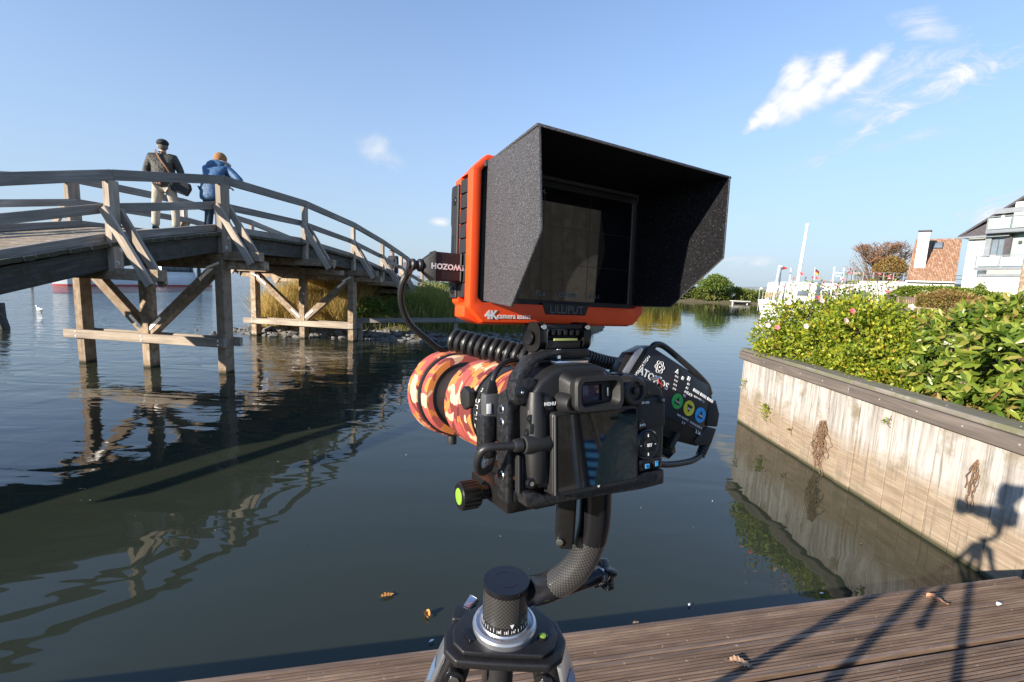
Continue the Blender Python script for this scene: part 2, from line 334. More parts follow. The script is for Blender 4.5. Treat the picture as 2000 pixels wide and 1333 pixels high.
# deck planks, ends a little uneven
s = -7.55
while s < 13.1:
    z = dz(s+.065); sl = (dz(s+.12)-dz(s)) ; up = (T_*(-sl/.12)+Vector((0, 0, 1))).normalized()
    e = rnd.uniform(-.02, .02)
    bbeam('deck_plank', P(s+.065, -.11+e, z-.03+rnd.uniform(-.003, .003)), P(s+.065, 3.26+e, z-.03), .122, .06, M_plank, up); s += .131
stations = [x[0] for x in PZ[2:-1]]
ST = [-5.4, -2.07, 0, 2.57, 4.95, 6.97, 8.6, 10.9, 13.0]
for a, c in zip([-7.6]+ST, ST):
    for w in (.05, 1.58, 3.1):
        n_ = 2 if c-a > 3 else 1
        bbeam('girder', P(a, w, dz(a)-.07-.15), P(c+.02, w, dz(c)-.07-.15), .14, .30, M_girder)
    for w in (-.05, 3.2):
        sgn = 1 if w < 1 else -1
        bbeam('handrail', P(a, w-.03*sgn, dz(a)+.925), P(c, w-.03*sgn, dz(c)+.925), .07, .15, M_rail)
        bbeam('mid_rail', P(a, w+.09*sgn, dz(a)+.47), P(c, w+.09*sgn, dz(c)+.47), .05, .13, M_rail)
        bbeam('kerb_beam', P(a, w+.11*sgn, dz(a)+.065), P(c, w+.11*sgn, dz(c)+.065), .09, .12, M_rail)
for s in ST:
    for w in (-.06, 3.21):
        sgn = 1 if w < 1 else -1; top = dz(s)+.85; dp = .22 if s == 0 else (.15 if s < 0 else .12)
        p = bbeam('post', P(s, w, dz(s)-.42), P(s, w, top), .11 if s <= 0 else .10, dp, M_wood, T_)
        if s < 8:
            for k in (-.30, -.12): bolt(P(s+(.03 if k > -.2 else -.02), w-.058*sgn, dz(s)+k), -NW*sgn, None, 1.2 if s <= 0 else .9)
        for off in (-dp/2-.035, dp/2+.035):
            bbeam('outrigger_brace', P(s+off, w+.02*sgn, dz(s)+.46), P(s+off, w-.66*sgn, dz(s)-.60), .055, .12, M_wood, NW)
    z = dz(s)-.37-.085
    bbeam('cross_beam', P(s, -.82, z), P(s, 4.0, z), .15, .165, M_warm)
# bents of piles
def bent(s, ws, zb, brace=True):
    zt = dz(s)-.37-.17
    for w in ws:
        bbeam('pile', P(s, w, -1.2), P(s, w, zt), .18, .22, M_warm, T_, bev=.012)
    if not brace: return
    for off in (-.15, .15):
        br = bbeam('horizontal_brace', P(s+off, ws[0]-.12-(.10 if off > 0 else 0), zb), P(s+off, ws[-1]+.30-(.25 if off > 0 else 0), zb), .08, .17, M_wood)
    for w, k in ((ws[0], 1), (ws[-1], -1)):
        a = P(s, w+.09*k, zt-.12); c = P(s, ws[1]-.05*k, zb+.12)
        br = bbeam('diagonal_brace', a, c, .17, .18, M_warm)
        d = (c-a).normalized(); sd_ = -T_
        upv = d.cross(T_).normalized()
        if upv.z < 0: upv = -upv
        for e0, e1 in ((.05, .42), (-.42, -.02)):
            L_ = (c-a).length; q0 = a+d*(e0 if e0 > 0 else L_+e0); q1 = a+d*(e1 if e1 > .03 else L_+e1)
            st = bbeam('steel_strap', q0-T_*.089+upv*.02, q1-T_*.089+upv*.02, .012, .06, M_steel, bev=0)
            for k2 in range(4):
                bolt(q0.lerp(q1, .12+.25*k2)-T_*.096+upv*.02, -T_, None, .42)
        st = bbeam('tie_rod', P(s-.12, w-.03*k, zt-.05), P(s-.12, w+.25*k, zt-.16), .02, .05, M_steel)
    for w in ws:
        for dzz in (-.04, .045): bolt(P(s-.192, w, zb+dzz), -T_, None, .8)
bent(0, (0, 1.66, 3.15), .60); bent(4.95, (-.02, 1.55, 3.15), .47); bent(8.6, (-.05, 1.6, 3.1), .5, False); bent(-5.4, (0, 1.6, 3.1), .5, False); bent(10.9, (-.05, 3.1), .5, False)
bbeam('cap_beam', P(.10, -.85, dz(0)-.62), P(.10, 3.6, dz(0)-.62), .12, .17, M_warm)
bbeam('cap_beam', P(5.05, -.9, dz(4.95)-.62), P(5.05, 3.7, dz(4.95)-.62), .12, .17, M_warm)
bbeam('bearing_block', P(4.2, -.12, 2.02), P(4.2, 1.2, 2.02), .22, .14, M_warm)
# low rail along the bank
fence = thing('bank_rail', 'low single timber rail on short posts along the stony bank behind the monitor', 'railing', Vector((-3.2, 14.1, 0)))
bpy.context.view_layer.update()
def rel(o, root): ml = o.matrix_basis.copy(); o.parent = root; o.matrix_local = root.matrix_world.inverted() @ ml; return o
rel(beam('rail', (-4.72, 13.78, .62), (-1.8, 14.1, .72), .07, .14, M_rail), fence); rel(beam('rail', (-1.79, 14.1, .72), (1.4, 14.9, .74), .07, .14, M_rail), fence)
for x, y in ((-4.66, 13.88), (-1.78, 14.2), (1.35, 15.0)): rel(beam('post', (x, y, -.5), (x, y, .68), .11, .11, M_wood), fence)
# ================================================= island bank
M_soil = simple('bank_soil', (.12, .10, .055), 1, 0, .45, 6, .5, .03)
shore = [(-8.3, 14.3), (-7.2, 14.05), (-5.5, 14.3), (-4.0, 14.35), (-2.4, 14.4), (-.6, 14.7), (1.0, 15.2), (2.6, 17), (4.0, 20), (5.2, 25), (5.2, 31), (1, 35), (-4.5, 31), (-8.5, 25), (-9.6, 19.5), (-9.3, 16.2), (-8.8, 14.9)]
def inside(x, y):
    c = False
    for (x0, y0), (x1, y1) in zip(shore, shore[1:]+shore[:1]):
        if (y0 > y) != (y1 > y) and x < (x1-x0)*(y-y0)/(y1-y0)+x0: c = not c
    return c
def sdist(x, y):
    p = Vector((x, y)); dmin = 1e9
    for a, c in zip(shore, shore[1:]+shore[:1]):
        a = Vector(a); c = Vector(c); t = max(0, min(1, (p-a).dot(c-a)/(c-a).length_squared)); dmin = min(dmin, (p-a-(c-a)*t).length)
    return dmin if inside(x, y) else -dmin
def bankz(x, y):
    d = sdist(x, y); z = min(.95, d*.55) if d > 0 else d*.8
    return z + .07*noise.noise(Vector((x*1.3, y*1.3, 0)))
V = []; F = []; nx, ny = 80, 100
for j in range(ny+1):
    for i in range(nx+1):
        x = -10.5+17*i/nx; y = 12.6+24*j/ny; V.append((x, y, max(-.8, bankz(x, y))))
for j in range(ny):
    for i in range(nx): q = j*(nx+1)+i; F.append((q, q+1, q+nx+2, q+nx+1))
bank = npmesh('island_bank', V, F, M_soil, smooth=True); tag(bank, kind='structure')
M_rock = simple('grey_rock', (.17, .165, .16), .85, 0, .45, 7, .6, .02)
rocks = []
for k in range(5):
    bm = B(); bmesh.ops.create_icosphere(bm, subdivisions=1, radius=1)
    for v in bm.verts: v.co *= 1+.45*noise.noise(v.co*1.3+Vector((k*7, 0, 0))); v.co.z *= .62
    me = bpy.data.meshes.new('rock'); bm.to_mesh(me); bm.free(); me.materials.append(M_rock); rocks.append(me)
rr = random.Random(3); cnt = 0
def rockat(x, y, z, s):
    o = bpy.data.objects.new('rock', rocks[rr.randrange(5)]); COL.objects.link(o); o.parent = bank
    o.location = (x, y, z); o.rotation_euler = (rr.uniform(-.5, .5), rr.uniform(-.5, .5), rr.uniform(0, 6.3)); o.scale = (s*rr.uniform(.9, 1.5), s*rr.uniform(.7, 1.1), s*rr.uniform(.7, 1.1))
fr = shore[-2:]+shore[:8]
for a, c in zip(fr, fr[1:]):
    a = Vector(a); c = Vector(c); n_ = int((c-a).length/.155)
    for k in range(n_):
        for row in range(3):
            if cnt >= 285: break
            p = a.lerp(c, (k+rr.random())/n_); nn = Vector((-(c-a).y, (c-a).x)).normalized(); 
            if not inside(*(p+nn*.3)): nn = -nn
            p += nn*(row*.2-.12+rr.uniform(-.08, .08)); rockat(p.x, p.y, max(-.03, bankz(p.x, p.y))+.02, rr.uniform(.07, .17)); cnt += 1
for x, y, s_ in ((-9.0, 13.6, .12), (-9.4, 14.2, .1), (-9.7, 13.4, .08), (-10.2, 14.6, .07), (-9.1, 14.9, .14)): rockat(x, y, .0, s_)
# ================================================= foliage helpers
def leafmat(name, stops, trans=.35, rough=.45):
    m = bpy.data.materials.new(name); m.use_nodes = True; N = m.node_tree.nodes; L = m.node_tree.links; b = N['Principled BSDF']; out = N['Material Output']
    g = N.new('ShaderNodeNewGeometry'); oi = N.new('ShaderNodeObjectInfo')
    f = N.new('ShaderNodeMath'); f.operation = 'ADD'; L.new(g.outputs['Random Per Island'], f.inputs[0]); L.new(oi.outputs['Random'], f.inputs[1])
    fr_ = N.new('ShaderNodeMath'); fr_.operation = 'FRACT'; L.new(f.outputs[0], fr_.inputs[0])
    c = ramp(N, L, fr_.outputs[0], stops); L.new(c, b.inputs['Base Color']); b.inputs['Roughness'].default_value = rough; b.inputs['Specular IOR Level'].default_value = .4
    t = N.new('ShaderNodeBsdfTranslucent'); L.new(mixc(N, L, 1.0, c, (1.2, 1.25, .6), 'MULTIPLY'), t.inputs[0])
    mx = N.new('ShaderNodeMixShader'); mx.inputs[0].default_value = trans; L.new(b.outputs[0], mx.inputs[1]); L.new(t.outputs[0], mx.inputs[2]); L.new(mx.outputs[0], out.inputs[0]); return m
def basis(d, rs, roll=None):
    """columns: x side, y along leaf, z leaf normal for direction arrays d (n,3)"""
    n = len(d); r = rs.normal(size=(n, 3)); x = np.cross(d, r); x /= np.linalg.norm(x, axis=1)[:, None]+1e-9; z = np.cross(x, d); return x, d, z
LEAF4 = (np.array([(0, 0, 0), (.5, .45, .12), (0, 1, 0), (-.5, .45, .12)], float), np.array([(0, 1, 2, 3)]))
LEAF6 = (np.array([(0, 0, 0), (.42, .3, .10), (.40, .7, .08), (0, 1, -.12), (-.40, .7, .08), (-.42, .3, .10), (0, .35, 0), (0, .7, -.03)], float), np.array([(0, 1, 2, 7), (0, 7, 4, 5), (7, 2, 3, 4)]))
BLADE = (np.array([(-.5, 0, 0), (.5, 0, 0), (.35, .55, .05), (-.35, .55, .05), (.04, 1, .25), (-.04, 1, .25)], float), np.array([(0, 1, 2, 3), (3, 2, 4, 5)]))
def scatter(name, pts, dirs, ln, wd, mat, parent, rs, shape=LEAF4):
    x, y, z = basis(dirs, rs); v, f = shape; n = len(pts); ln = np.broadcast_to(ln, (n,)); wd = np.broadcast_to(wd, (n,))
    V = pts[:, None, :] + v[None, :, 0:1]*(x*wd[:, None])[:, None, :] + v[None, :, 1:2]*(y*ln[:, None])[:, None, :] + v[None, :, 2:3]*(z*ln[:, None])[:, None, :]
    k = len(v); F = (f[None]+(np.arange(n)*k)[:, None, None]).reshape(-1, f.shape[1]); return npmesh(name, V.reshape(-1, 3), F, mat, parent)
def unit(a): return a/(np.linalg.norm(a, axis=1)[:, None]+1e-9)
def crown_pts(rs, n, lumps, rmin=.72, flat=None):
    """points near the surfaces of many overlapping lumps (c, (rx,ry,rz)); returns points and outward directions"""
    C = np.array([l[0] for l in lumps], float); Rr = np.array([l[1] for l in lumps], float); w = (Rr.prod(1))**(2/3); w /= w.sum()
    out = []; dd = []
    while sum(map(len, out)) < n:
        k = rs.choice(len(lumps), n, p=w); d = unit(rs.normal(size=(n, 3))); r = rs.uniform(rmin, 1.06, n)**.7
        p = C[k]+d*Rr[k]*r[:, None]; ok = np.ones(n, bool)
        for c, q in zip(C, Rr): ok &= (((p-c)/q)**2).sum(1) > (rmin*.92)**2
        if flat is not None: ok &= p[:, 2] > flat
        out.append(p[ok]); dd.append(d[ok])
    return np.concatenate(out)[:n], np.concatenate(dd)[:n]
def lumpy(rs, c, R3, n, s=.45):
    c = np.array(c, float); R3 = np.array(R3, float); Ls = [(c, R3*.8)]
    for _ in range(n):
        d = unit(rs.normal(size=(1, 3)))[0]; d[2] = abs(d[2])*.9-.25; Ls.append((c+d*R3*.68, R3*s*rs.uniform(.6, 1.1)))
    return Ls
def stems(bm, root, tips, r, rs):
    for t in tips:
        a = Vector(root); c = Vector(t); mid_ = a.lerp(c, .5)+Vector(rs.normal(size=3)*.06*(c-a).length); tube(bm, smoothpts([a, mid_, c], 3), [r*(1-.09*k) for k in range(7)], 5)
M_gold = leafmat('golden_reed', [(0, (.34, .21, .08)), (.4, (.58, .42, .18)), (.8, (.72, .56, .28)), (1, (.36, .32, .10))], .4, .6)
M_grass = leafmat('bank_grass', [(0, (.11, .14, .03)), (.5, (.25, .27, .06)), (1, (.45, .40, .13))], .35, .6)
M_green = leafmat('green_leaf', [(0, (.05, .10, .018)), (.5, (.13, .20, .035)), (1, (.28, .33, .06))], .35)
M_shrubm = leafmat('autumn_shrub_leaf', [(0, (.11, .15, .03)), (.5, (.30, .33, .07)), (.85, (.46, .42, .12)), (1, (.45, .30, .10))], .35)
M_bark = simple('bark', (.12, .09, .065), .9, 0, .4, 14, .6, .02)
rs = np.random.RandomState(4)
def grass(name, n, area, hmin, hmax, mat, lean=.25, wd=.012):
    pts = []; 
    while len(pts) < n:
        x = rs.uniform(area[0], area[1]); y = rs.uniform(area[2], area[3])
        if len(area) > 4 and not area[4](x, y): continue
        pts.append((x, y, max(.02, bankz(x, y))-.02))
    p = np.array(pts); d = unit(np.c_[rs.normal(0, lean, (n, 2)), np.ones(n)]); o = scatter(name, p, d, rs.uniform(hmin, hmax, n), wd, mat, None, rs, BLADE); tag(o, kind='stuff'); return o
grass('golden_reed_grass', 16000, (-9.3, -5.2, 14.4, 18.5, lambda x, y: sdist(x, y) > .35 and x < -5.6+.25*(y-14) and noise.noise(Vector((x*1.5, y*1.5, 0))) > -.45), .55, 1.25, M_gold, .30, .016)
grass('bank_grass', 16000, (-9.6, 3.5, 14.3, 22, lambda x, y: sdist(x, y) > .28), .18, .5, M_grass, .45, .016)
grass('tall_sedge', 5000, (-3.8, 2.5, 14.8, 18, lambda x, y: sdist(x, y) > .3), .5, 1.05, M_grass, .25, .014)
def shrub(name, label, cat, c, R3, n, mat, ln, wd, lumps=9, seed=1, shape=LEAF4, group=None, flat=None, kind=None):
    r_ = np.random.RandomState(seed); root = thing(name, label, cat, Vector((c[0], c[1], max(0, c[2]-R3[2]))), group); off = np.array(root.location)
    Ls = lumpy(r_, np.array(c)-off, R3, lumps); p, d = crown_pts(r_, n, Ls, .5, flat)
    d = unit(d+r_.normal(0, .6, d.shape)); scatter('foliage', p, d, r_.uniform(ln*.7, ln*1.2, n), wd, mat, root, r_, shape)['kind'] = 'stuff'
    bm = B(); stems(bm, (0, 0, 0), [l[0] for l in Ls], .02, r_); mk('branches', bm, M_bark, root); return root
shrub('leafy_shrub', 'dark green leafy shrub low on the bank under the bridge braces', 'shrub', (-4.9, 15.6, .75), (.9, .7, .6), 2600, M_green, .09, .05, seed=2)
shrub('leafy_shrub', 'sunlit yellow green shrub at the foot of the bridge beside the HDMI plug', 'shrub', (-2.9, 17.6, 1.35), (1.3, .9, .75), 4200, M_shrubm, .085, .045, seed=3)
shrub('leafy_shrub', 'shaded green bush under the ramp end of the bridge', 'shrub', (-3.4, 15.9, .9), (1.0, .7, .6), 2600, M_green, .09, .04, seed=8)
shrub('leafy_shrub', 'green scrub showing under the middle of the bridge', 'shrub', (-6.2, 18.2, 1.0), (1.3, 1.0, .7), 3000, M_shrubm, .09, .045, seed=9)
shrub('leafy_shrub', 'straw coloured bush against the left edge of the monitor', 'shrub', (-1.5, 17.2, 1.2), (.7, .7, .75), 2200, M_gold, .12, .02, seed=10)
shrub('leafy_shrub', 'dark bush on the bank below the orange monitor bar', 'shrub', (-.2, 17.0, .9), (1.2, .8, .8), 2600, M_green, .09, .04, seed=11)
# ================================================= far bank beyond the inlet
def farspit(x, y): return .8*math.exp(-((y-71.5)/3)**2)
V = []; F = []
for i in range(41):
    x = 14+28*i/40
    for j in range(9):
        y = 68.6+j; V.append((x, y+(x-28)*.1, -.3 + (1.2*math.sin(PI*j/8)) if i not in (0,) else -.3))
for i in range(40):
    for j in range(8): q = i*9+j; F.append((q, q+9, q+10, q+1))
tag(npmesh('far_spit', V, F, M_soil, smooth=True), kind='structure')
Ls = [((15.5+.62*k, 71.4+rs.uniform(-1, 1)+(.62*k-12)*.1, .9+rs.uniform(-.2, .3)), (1.4, 1.1, .85+rs.uniform(0, .55))) for k in range(42)]
p, d = crown_pts(rs, 22000, Ls, .55, 0.0); d = unit(d+rs.normal(0, .7, d.shape))
M_farg = leafmat('far_shrub_leaf', [(0, (.06, .10, .02)), (.5, (.14, .18, .035)), (1, (.28, .28, .07))], .3)
tag(scatter('shore_thicket', p, d, .34, .2, M_farg, None, rs), kind='stuff')
def tree(name, label, base_, H, R3, cz, n, mat, ln, seed, trunk_r=.12, group=None, rmin=.45, branches=14, lumps=14, wd=.55):
    r_ = np.random.RandomState(seed); root = thing(name, label, 'tree', Vector(base_), group)
    Ls = lumpy(r_, (0, 0, cz), R3, lumps, .4); p, d = crown_pts(r_, n, Ls, rmin); d = unit(d+r_.normal(0, .8, d.shape))
    o = scatter('crown', p, d, r_.uniform(ln*.6, ln*1.3, n), ln*wd, mat, root, r_)
    bm = B(); tube(bm, smoothpts([(0, 0, -.2), (.05*H*.1, 0, cz*.5), (0, 0, cz)], 4), [trunk_r*(1-.07*k) for k in range(9)], 8)
    for k in range(branches):
        l = Ls[r_.randint(len(Ls))]; t = Vector(l[0])+Vector(r_.normal(size=3)*np.array(l[1])*.5); tube(bm, smoothpts([(0, 0, cz*r_.uniform(.35, .8)), Vector((0, 0, cz*.75)).lerp(t, .5)+Vector((0, 0, -.1)), t], 3), [trunk_r*.45*(1-.12*q) for q in range(7)], 5)
    mk('trunk', bm, M_bark, root); return root
g_ = atY(1397, 560, 70)
tree('willow_tree', 'round bushy green tree on the far spit right of the sunhood', (g_.x, 70, .6), 5, (2.6, 2.1, 1.9), 2.15, 6200, M_green, .24, 21, .2)
M_yel = leafmat('yellow_willow_leaf', [(0, (.35, .27, .03)), (.5, (.52, .42, .05)), (1, (.62, .5, .08))], .4)
for x, r_, sd_ in ((20.6, 2.3, 31), (23.6, 2.4, 32)):
    tree('willow_tree', ('broad' if sd_ == 31 else 'narrower')+' yellow tree hidden behind the sunhood and mirrored in the water', (x, 70.5, .5), 5, (r_, 2.0, 2.2), 2.6, 4200, M_yel, .3, sd_, .2)
# white jetty float, gulls, boats
def rig(o, root): return rel(o, root)
fl = thing('swimming_raft', 'low white raft floating far off right of the sunhood', 'raft', atZ(1445, 594, 0)); bpy.context.view_layer.update()
bm = B(); box(bm, (0, 0, .42), (2.6, 1.2, .10)); o = mk('deck', bm, M_paintw, fl, .02)
for x in (-1.1, 1.1):
    bm = B(); cyl(bm, (x, 0, -.3), (x, 0, .38), .10, seg=10); mk('leg', bm, M_paintw, fl)
def gull(pos, label, yaw, s=1.0, grp='gulls on the water'):
    root = thing('gull', label, 'bird', Matrix.Translation(pos) @ Matrix.Rotation(yaw, 4, 'Z') @ Matrix.Scale(s, 4), grp)
    bm = B(); lathe(bm, [(-.21, .004), (-.15, .03), (-.05, .065), (.06, .07), (.13, .045), (.17, .03)], (0, 0, .035), 'Y', 14)
    tube(bm, smoothpts([(0, .12, .05), (0, .16, .10), (0, .175, .15)], 3), [.04, .036, .032, .03, .03, .032, .034], 10); sph(bm, (0, .185, .16), .038, 12, (.85, 1.15, .9)); mk('body', bm, M_paintw, root)
    for k in (-1, 1):
        bm = B(); prism(bm, [(k*.05, .08), (k*.075, 0), (k*.05, -.16), (k*.012, -.27), (k*.02, -.05)], .055, .085, XY); mk('wing', bm, M_gullgrey, root, .008)
    bm = B(); cyl(bm, (0, .22, .155), (0, .262, .148), .010, .003, 8); mk('beak', bm, M_orangeb, root); return root
M_gullgrey = simple('gull_grey', (.42, .44, .48), .7, 0, .1, 20, 0); M_orangeb = simple('beak_orange', (.6, .25, .03), .5, 0, .1, 20, 0)
gull(atZ(77, 606, 0), 'white gull swimming left of the front bridge piles', 1.2, 1.0); gull(atZ(218, 562, 0), 'small gull swimming near the red and white boat', -1.0, 1.2)
for k, q in enumerate(()): gull(atZ(*q, 0), ['gull resting on the water beside the far raft, nearer the sunhood', 'gull resting on the water between the sunhood and the far raft'][k], .8, 1.6)
# passenger boat seen under the bridge
M_hullw = simple('boat_white', (.72, .74, .76), .4, 0, .06, 1, 0); M_glassd = simple('dark_window', (.05, .07, .09), .1, 0, .1, 5, 0)
A0 = atZ(102, 558, 0); A1 = atZ(415, 559, 0); ax = (A1-A0); LB = ax.length; yaw = math.atan2(ax.y, ax.x)
boat = thing('passenger_boat', 'long white boat with a red waterline moored far behind the bridge', 'boat', Matrix.Translation(A0) @ Matrix.Rotation(yaw, 4, 'Z')); bpy.context.view_layer.update()
pl = [(0, 0), (.6, -.9), (LB-3, -1.2), (LB-.8, -.7), (LB, 0), (LB-.8, .7), (LB-3, 1.2), (.6, .9)]
bm = B(); prism(bm, pl, .135, 1.0, XY); mk('hull', bm, M_hullw, boat, .03)
bm = B(); prism(bm, [(u, v*.98) for u, v in pl], -.4, .13, XY); mk('waterline_band', bm, M_red, boat, .02)
bm = B(); prism(bm, [(LB*.58, .98), (LB*.595, 2.35), (LB*.80, 2.25), (LB*.83, .98)], -.85, .85, lambda u, v, w: (u, w, v)); cb = mk('cabin', bm, M_hullw, boat, .05)
for k in range(5):
    x = LB*(.605+.043*k); bm = B(); box(bm, (x, -.865, 1.75), (.75, .04, .55)); mk('window', bm, M_glassd, boat, .01)
bm = B(); box(bm, (LB*.70, 0, 2.38), (LB*.22, 1.95, .08)); mk('roof', bm, M_hullw, boat, .02)
bm = B()
for k in range(8): cyl(bm, (LB*(.84+.018*k), -.7, 1), (LB*(.84+.018*k), -.7, 1.75), .03, seg=6)
cyl(bm, (LB*.84, -.7, 1.75), (LB*.966, -.7, 1.75), .03, seg=6); cyl(bm, (LB*.84, -.7, 1.4), (LB*.966, -.7, 1.4), .025, seg=6); mk('railing', bm, M_hullw, boat)
mp_ = [atZ(383, 558, 0), atZ(390, 560, 0), atZ(395, 557, 0)]
mor = thing('mooring_dolphin', 'cluster of three dark mooring piles beside the bow of the far boat', 'mooring piles', mp_[1]); bpy.context.view_layer.update()
for k, q in enumerate(mp_):
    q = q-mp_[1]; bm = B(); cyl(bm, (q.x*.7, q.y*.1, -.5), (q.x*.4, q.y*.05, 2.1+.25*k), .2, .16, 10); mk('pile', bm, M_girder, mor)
mo = thing('mooring_post', 'broad dark timber post with flared foot at the left edge of the picture', 'post', atZ(-3, 643, 0)); bpy.context.view_layer.update()
bm = B(); prism(bm, [(-.45, 0), (-.38, .25), (-.34, .3), (-.34, .76), (.12, .76), (.13, .33), (.22, 0)], -.10, .14, XZ); mk('timber_block', bm, M_girder, mo, .02)
bm = B(); prism(bm, [(-.2, .0), (.2, .0), (.2, .6), (-.2, .6)], -.1, .1, lambda u, v, w: (u, w, v-.9)); mk('foot', bm, M_girder, mo, .02)
for q, lb in (((62, 560), 'small stake standing in the water left of the boat stern'),):
    pp = atZ(*q, 0); o = thing('marker_stake', lb, 'stake', pp); bm = B(); cyl(bm, (0, 0, -.5), (0, 0, .7), .09, .08, 8); mk('stake', bm, M_warm, o); bm = B(); cyl(bm, (0, 0, .7), (0, 0, .76), .11, .10, 8); mk('stake_cap', bm, M_girder, o)
# ================================================= people
def skin_mesh(name, chains, mat, parent, sub=1):
    """chains: list of [(pos, radius), ...]; chains that start on an existing joint position share it"""
    V = []; E = []; R_ = []; idx = {}
    def vid(p, r):
        k = tuple(round(c, 4) for c in p)
        if k not in idx: idx[k] = len(V); V.append(p); R_.append(r)
        return idx[k]
    for ch in chains:
        for (p, r), (q, s) in zip(ch, ch[1:]): E.append((vid(p, r), vid(q, s)))
    me = bpy.data.meshes.new(name); me.from_pydata(V, E, []); o = put('tmp', me); md = o.modifiers.new('s', 'SKIN'); md.use_smooth_shade = True
    for i, sv in enumerate(me.skin_vertices[0].data): r = R_[i]; sv.radius = (r, r) if not hasattr(r, '__len__') else r; sv.use_root = (i == 0)
    sb = o.modifiers.new('u', 'SUBSURF'); sb.levels = sub; sb.render_levels = sub; bpy.context.view_layer.update()
    e = bpy.data.meshes.new_from_object(o.evaluated_get(bpy.context.evaluated_depsgraph_get())); bpy.data.objects.remove(o); e.name = name
    e.materials.clear(); e.materials.append(mat); e.polygons.foreach_set('use_smooth', [True]*len(e.polygons)); return put(name, e, parent)
def cloth(name, col, sc=25, var=.3, bmp=.5, bd=.02, rough=.85): return simple(name, col, rough, 0, var, sc, bmp, bd)
M_skin = simple('skin', (.52, .30, .21), .55, 0, .1, 30, .05); M_hairg = cloth('grey_hair', (.15, .14, .12), 90, .3, .4, .006)
M_quilt = cloth('quilted_olive_jacket', (.048, .046, .036), 22, .55, .9, .03, .6); M_trous = cloth('beige_trousers', (.42, .38, .31), 12, .12, .6, .03)
M_blue = cloth('blue_parka', (.045, .12, .24), 14, .3, .9, .03, .55); M_jeans = cloth('dark_jeans', (.02, .045, .07), 16, .3, .5, .02)
M_cap = cloth('dark_cap', (.018, .022, .024), 60, .2, .3, .004); M_ginger = cloth('ginger_hair', (.32, .155, .06), 70, .35, .6, .01)
M_shoe = simple('dark_shoe', (.03, .025, .02), .5, 0, .2, 40, .1); M_strap = simple('tan_strap', (.32, .14, .05), .6, 0, .15, 60, .1); M_bag = cloth('dark_bag', (.03, .03, .035), 30, .3, .4, .01)
M_blk = cloth('black_coat', (.02, .02, .024), 20, .3, .5, .02); M_greyc = cloth('grey_coat', (.11, .11, .13), 20, .3, .5, .02); M_fur = cloth('pale_fur', (.5, .46, .40), 120, .3, .8, .01)
def head(root, c, fwd, skinm, r=.098, neck=None):
    """face looks along fwd; skull, jaw, nose, ears as one body mesh piece"""
    f = Vector(fwd).normalized(); s = f.cross(Vector((0, 0, 1))).normalized(); c = Vector(c); bm = B()
    sph(bm, (0, 0, .02), r, 18, (.80, .98, 1.12)); sph(bm, (0, .022, -.055), r*.72, 14, (.86, .95, 1.0))
    cyl(bm, (0, .090, .01), (0, .118, -.018), .011, .015, 8)
    for k in (-1, 1): sph(bm, (k*.080, -.004, -.01), .030, 10, (.32, .7, 1.05)); sph(bm, (k*.03, .088, .012), .011, 8)
    sph(bm, (0, .088, -.052), .018, 10, (1.4, .4, .35)); cyl(bm, (0, -.012, -.16), (0, -.006, -.04), .056, .05, 12)
    M = Matrix(((s.x, f.x, 0, 0), (s.y, f.y, 0, 0), (s.z, f.z, 1, 0), (0, 0, 0, 1))); M.translation = c; o = mk('head', bm, skinm, root); o.matrix_local = M; return o, M
def hand(root, p, d, side, skinm, s=1.0):
    """palm with four curled fingers and a thumb leaving the side of the palm"""
    d = Vector(d).normalized(); x = d.cross(Vector((0, 0, 1))).normalized()*side; z = x.cross(d)*side; p = Vector(p); ch = []
    q = lambda a, b_, c: tuple(p+(x*a+d*b_+z*c)*s)
    palm = [(q(0, 0, 0), .028*s), (q(0, .045, 0), (.040*s)), (q(0, .085, -.004), .036*s)]
    ch.append(palm)
    for k, (a, l) in enumerate(((-.030, .062), (-.010, .074), (.010, .070), (.029, .055))): ch.append([(q(0, .085, -.004), .036*s), (q(a, .10, -.008), .010*s), (q(a*1.1, .10+l*.5, -.022), .009*s), (q(a*1.1, .10+l*.85, -.052), .007*s)])
    ch.append([(q(0, .045, 0), .040*s), (q(-.045, .055, -.012), .012*s), (q(-.06, .09, -.03), .009*s)])
    return skin_mesh('hand', ch, skinm, root, 1)
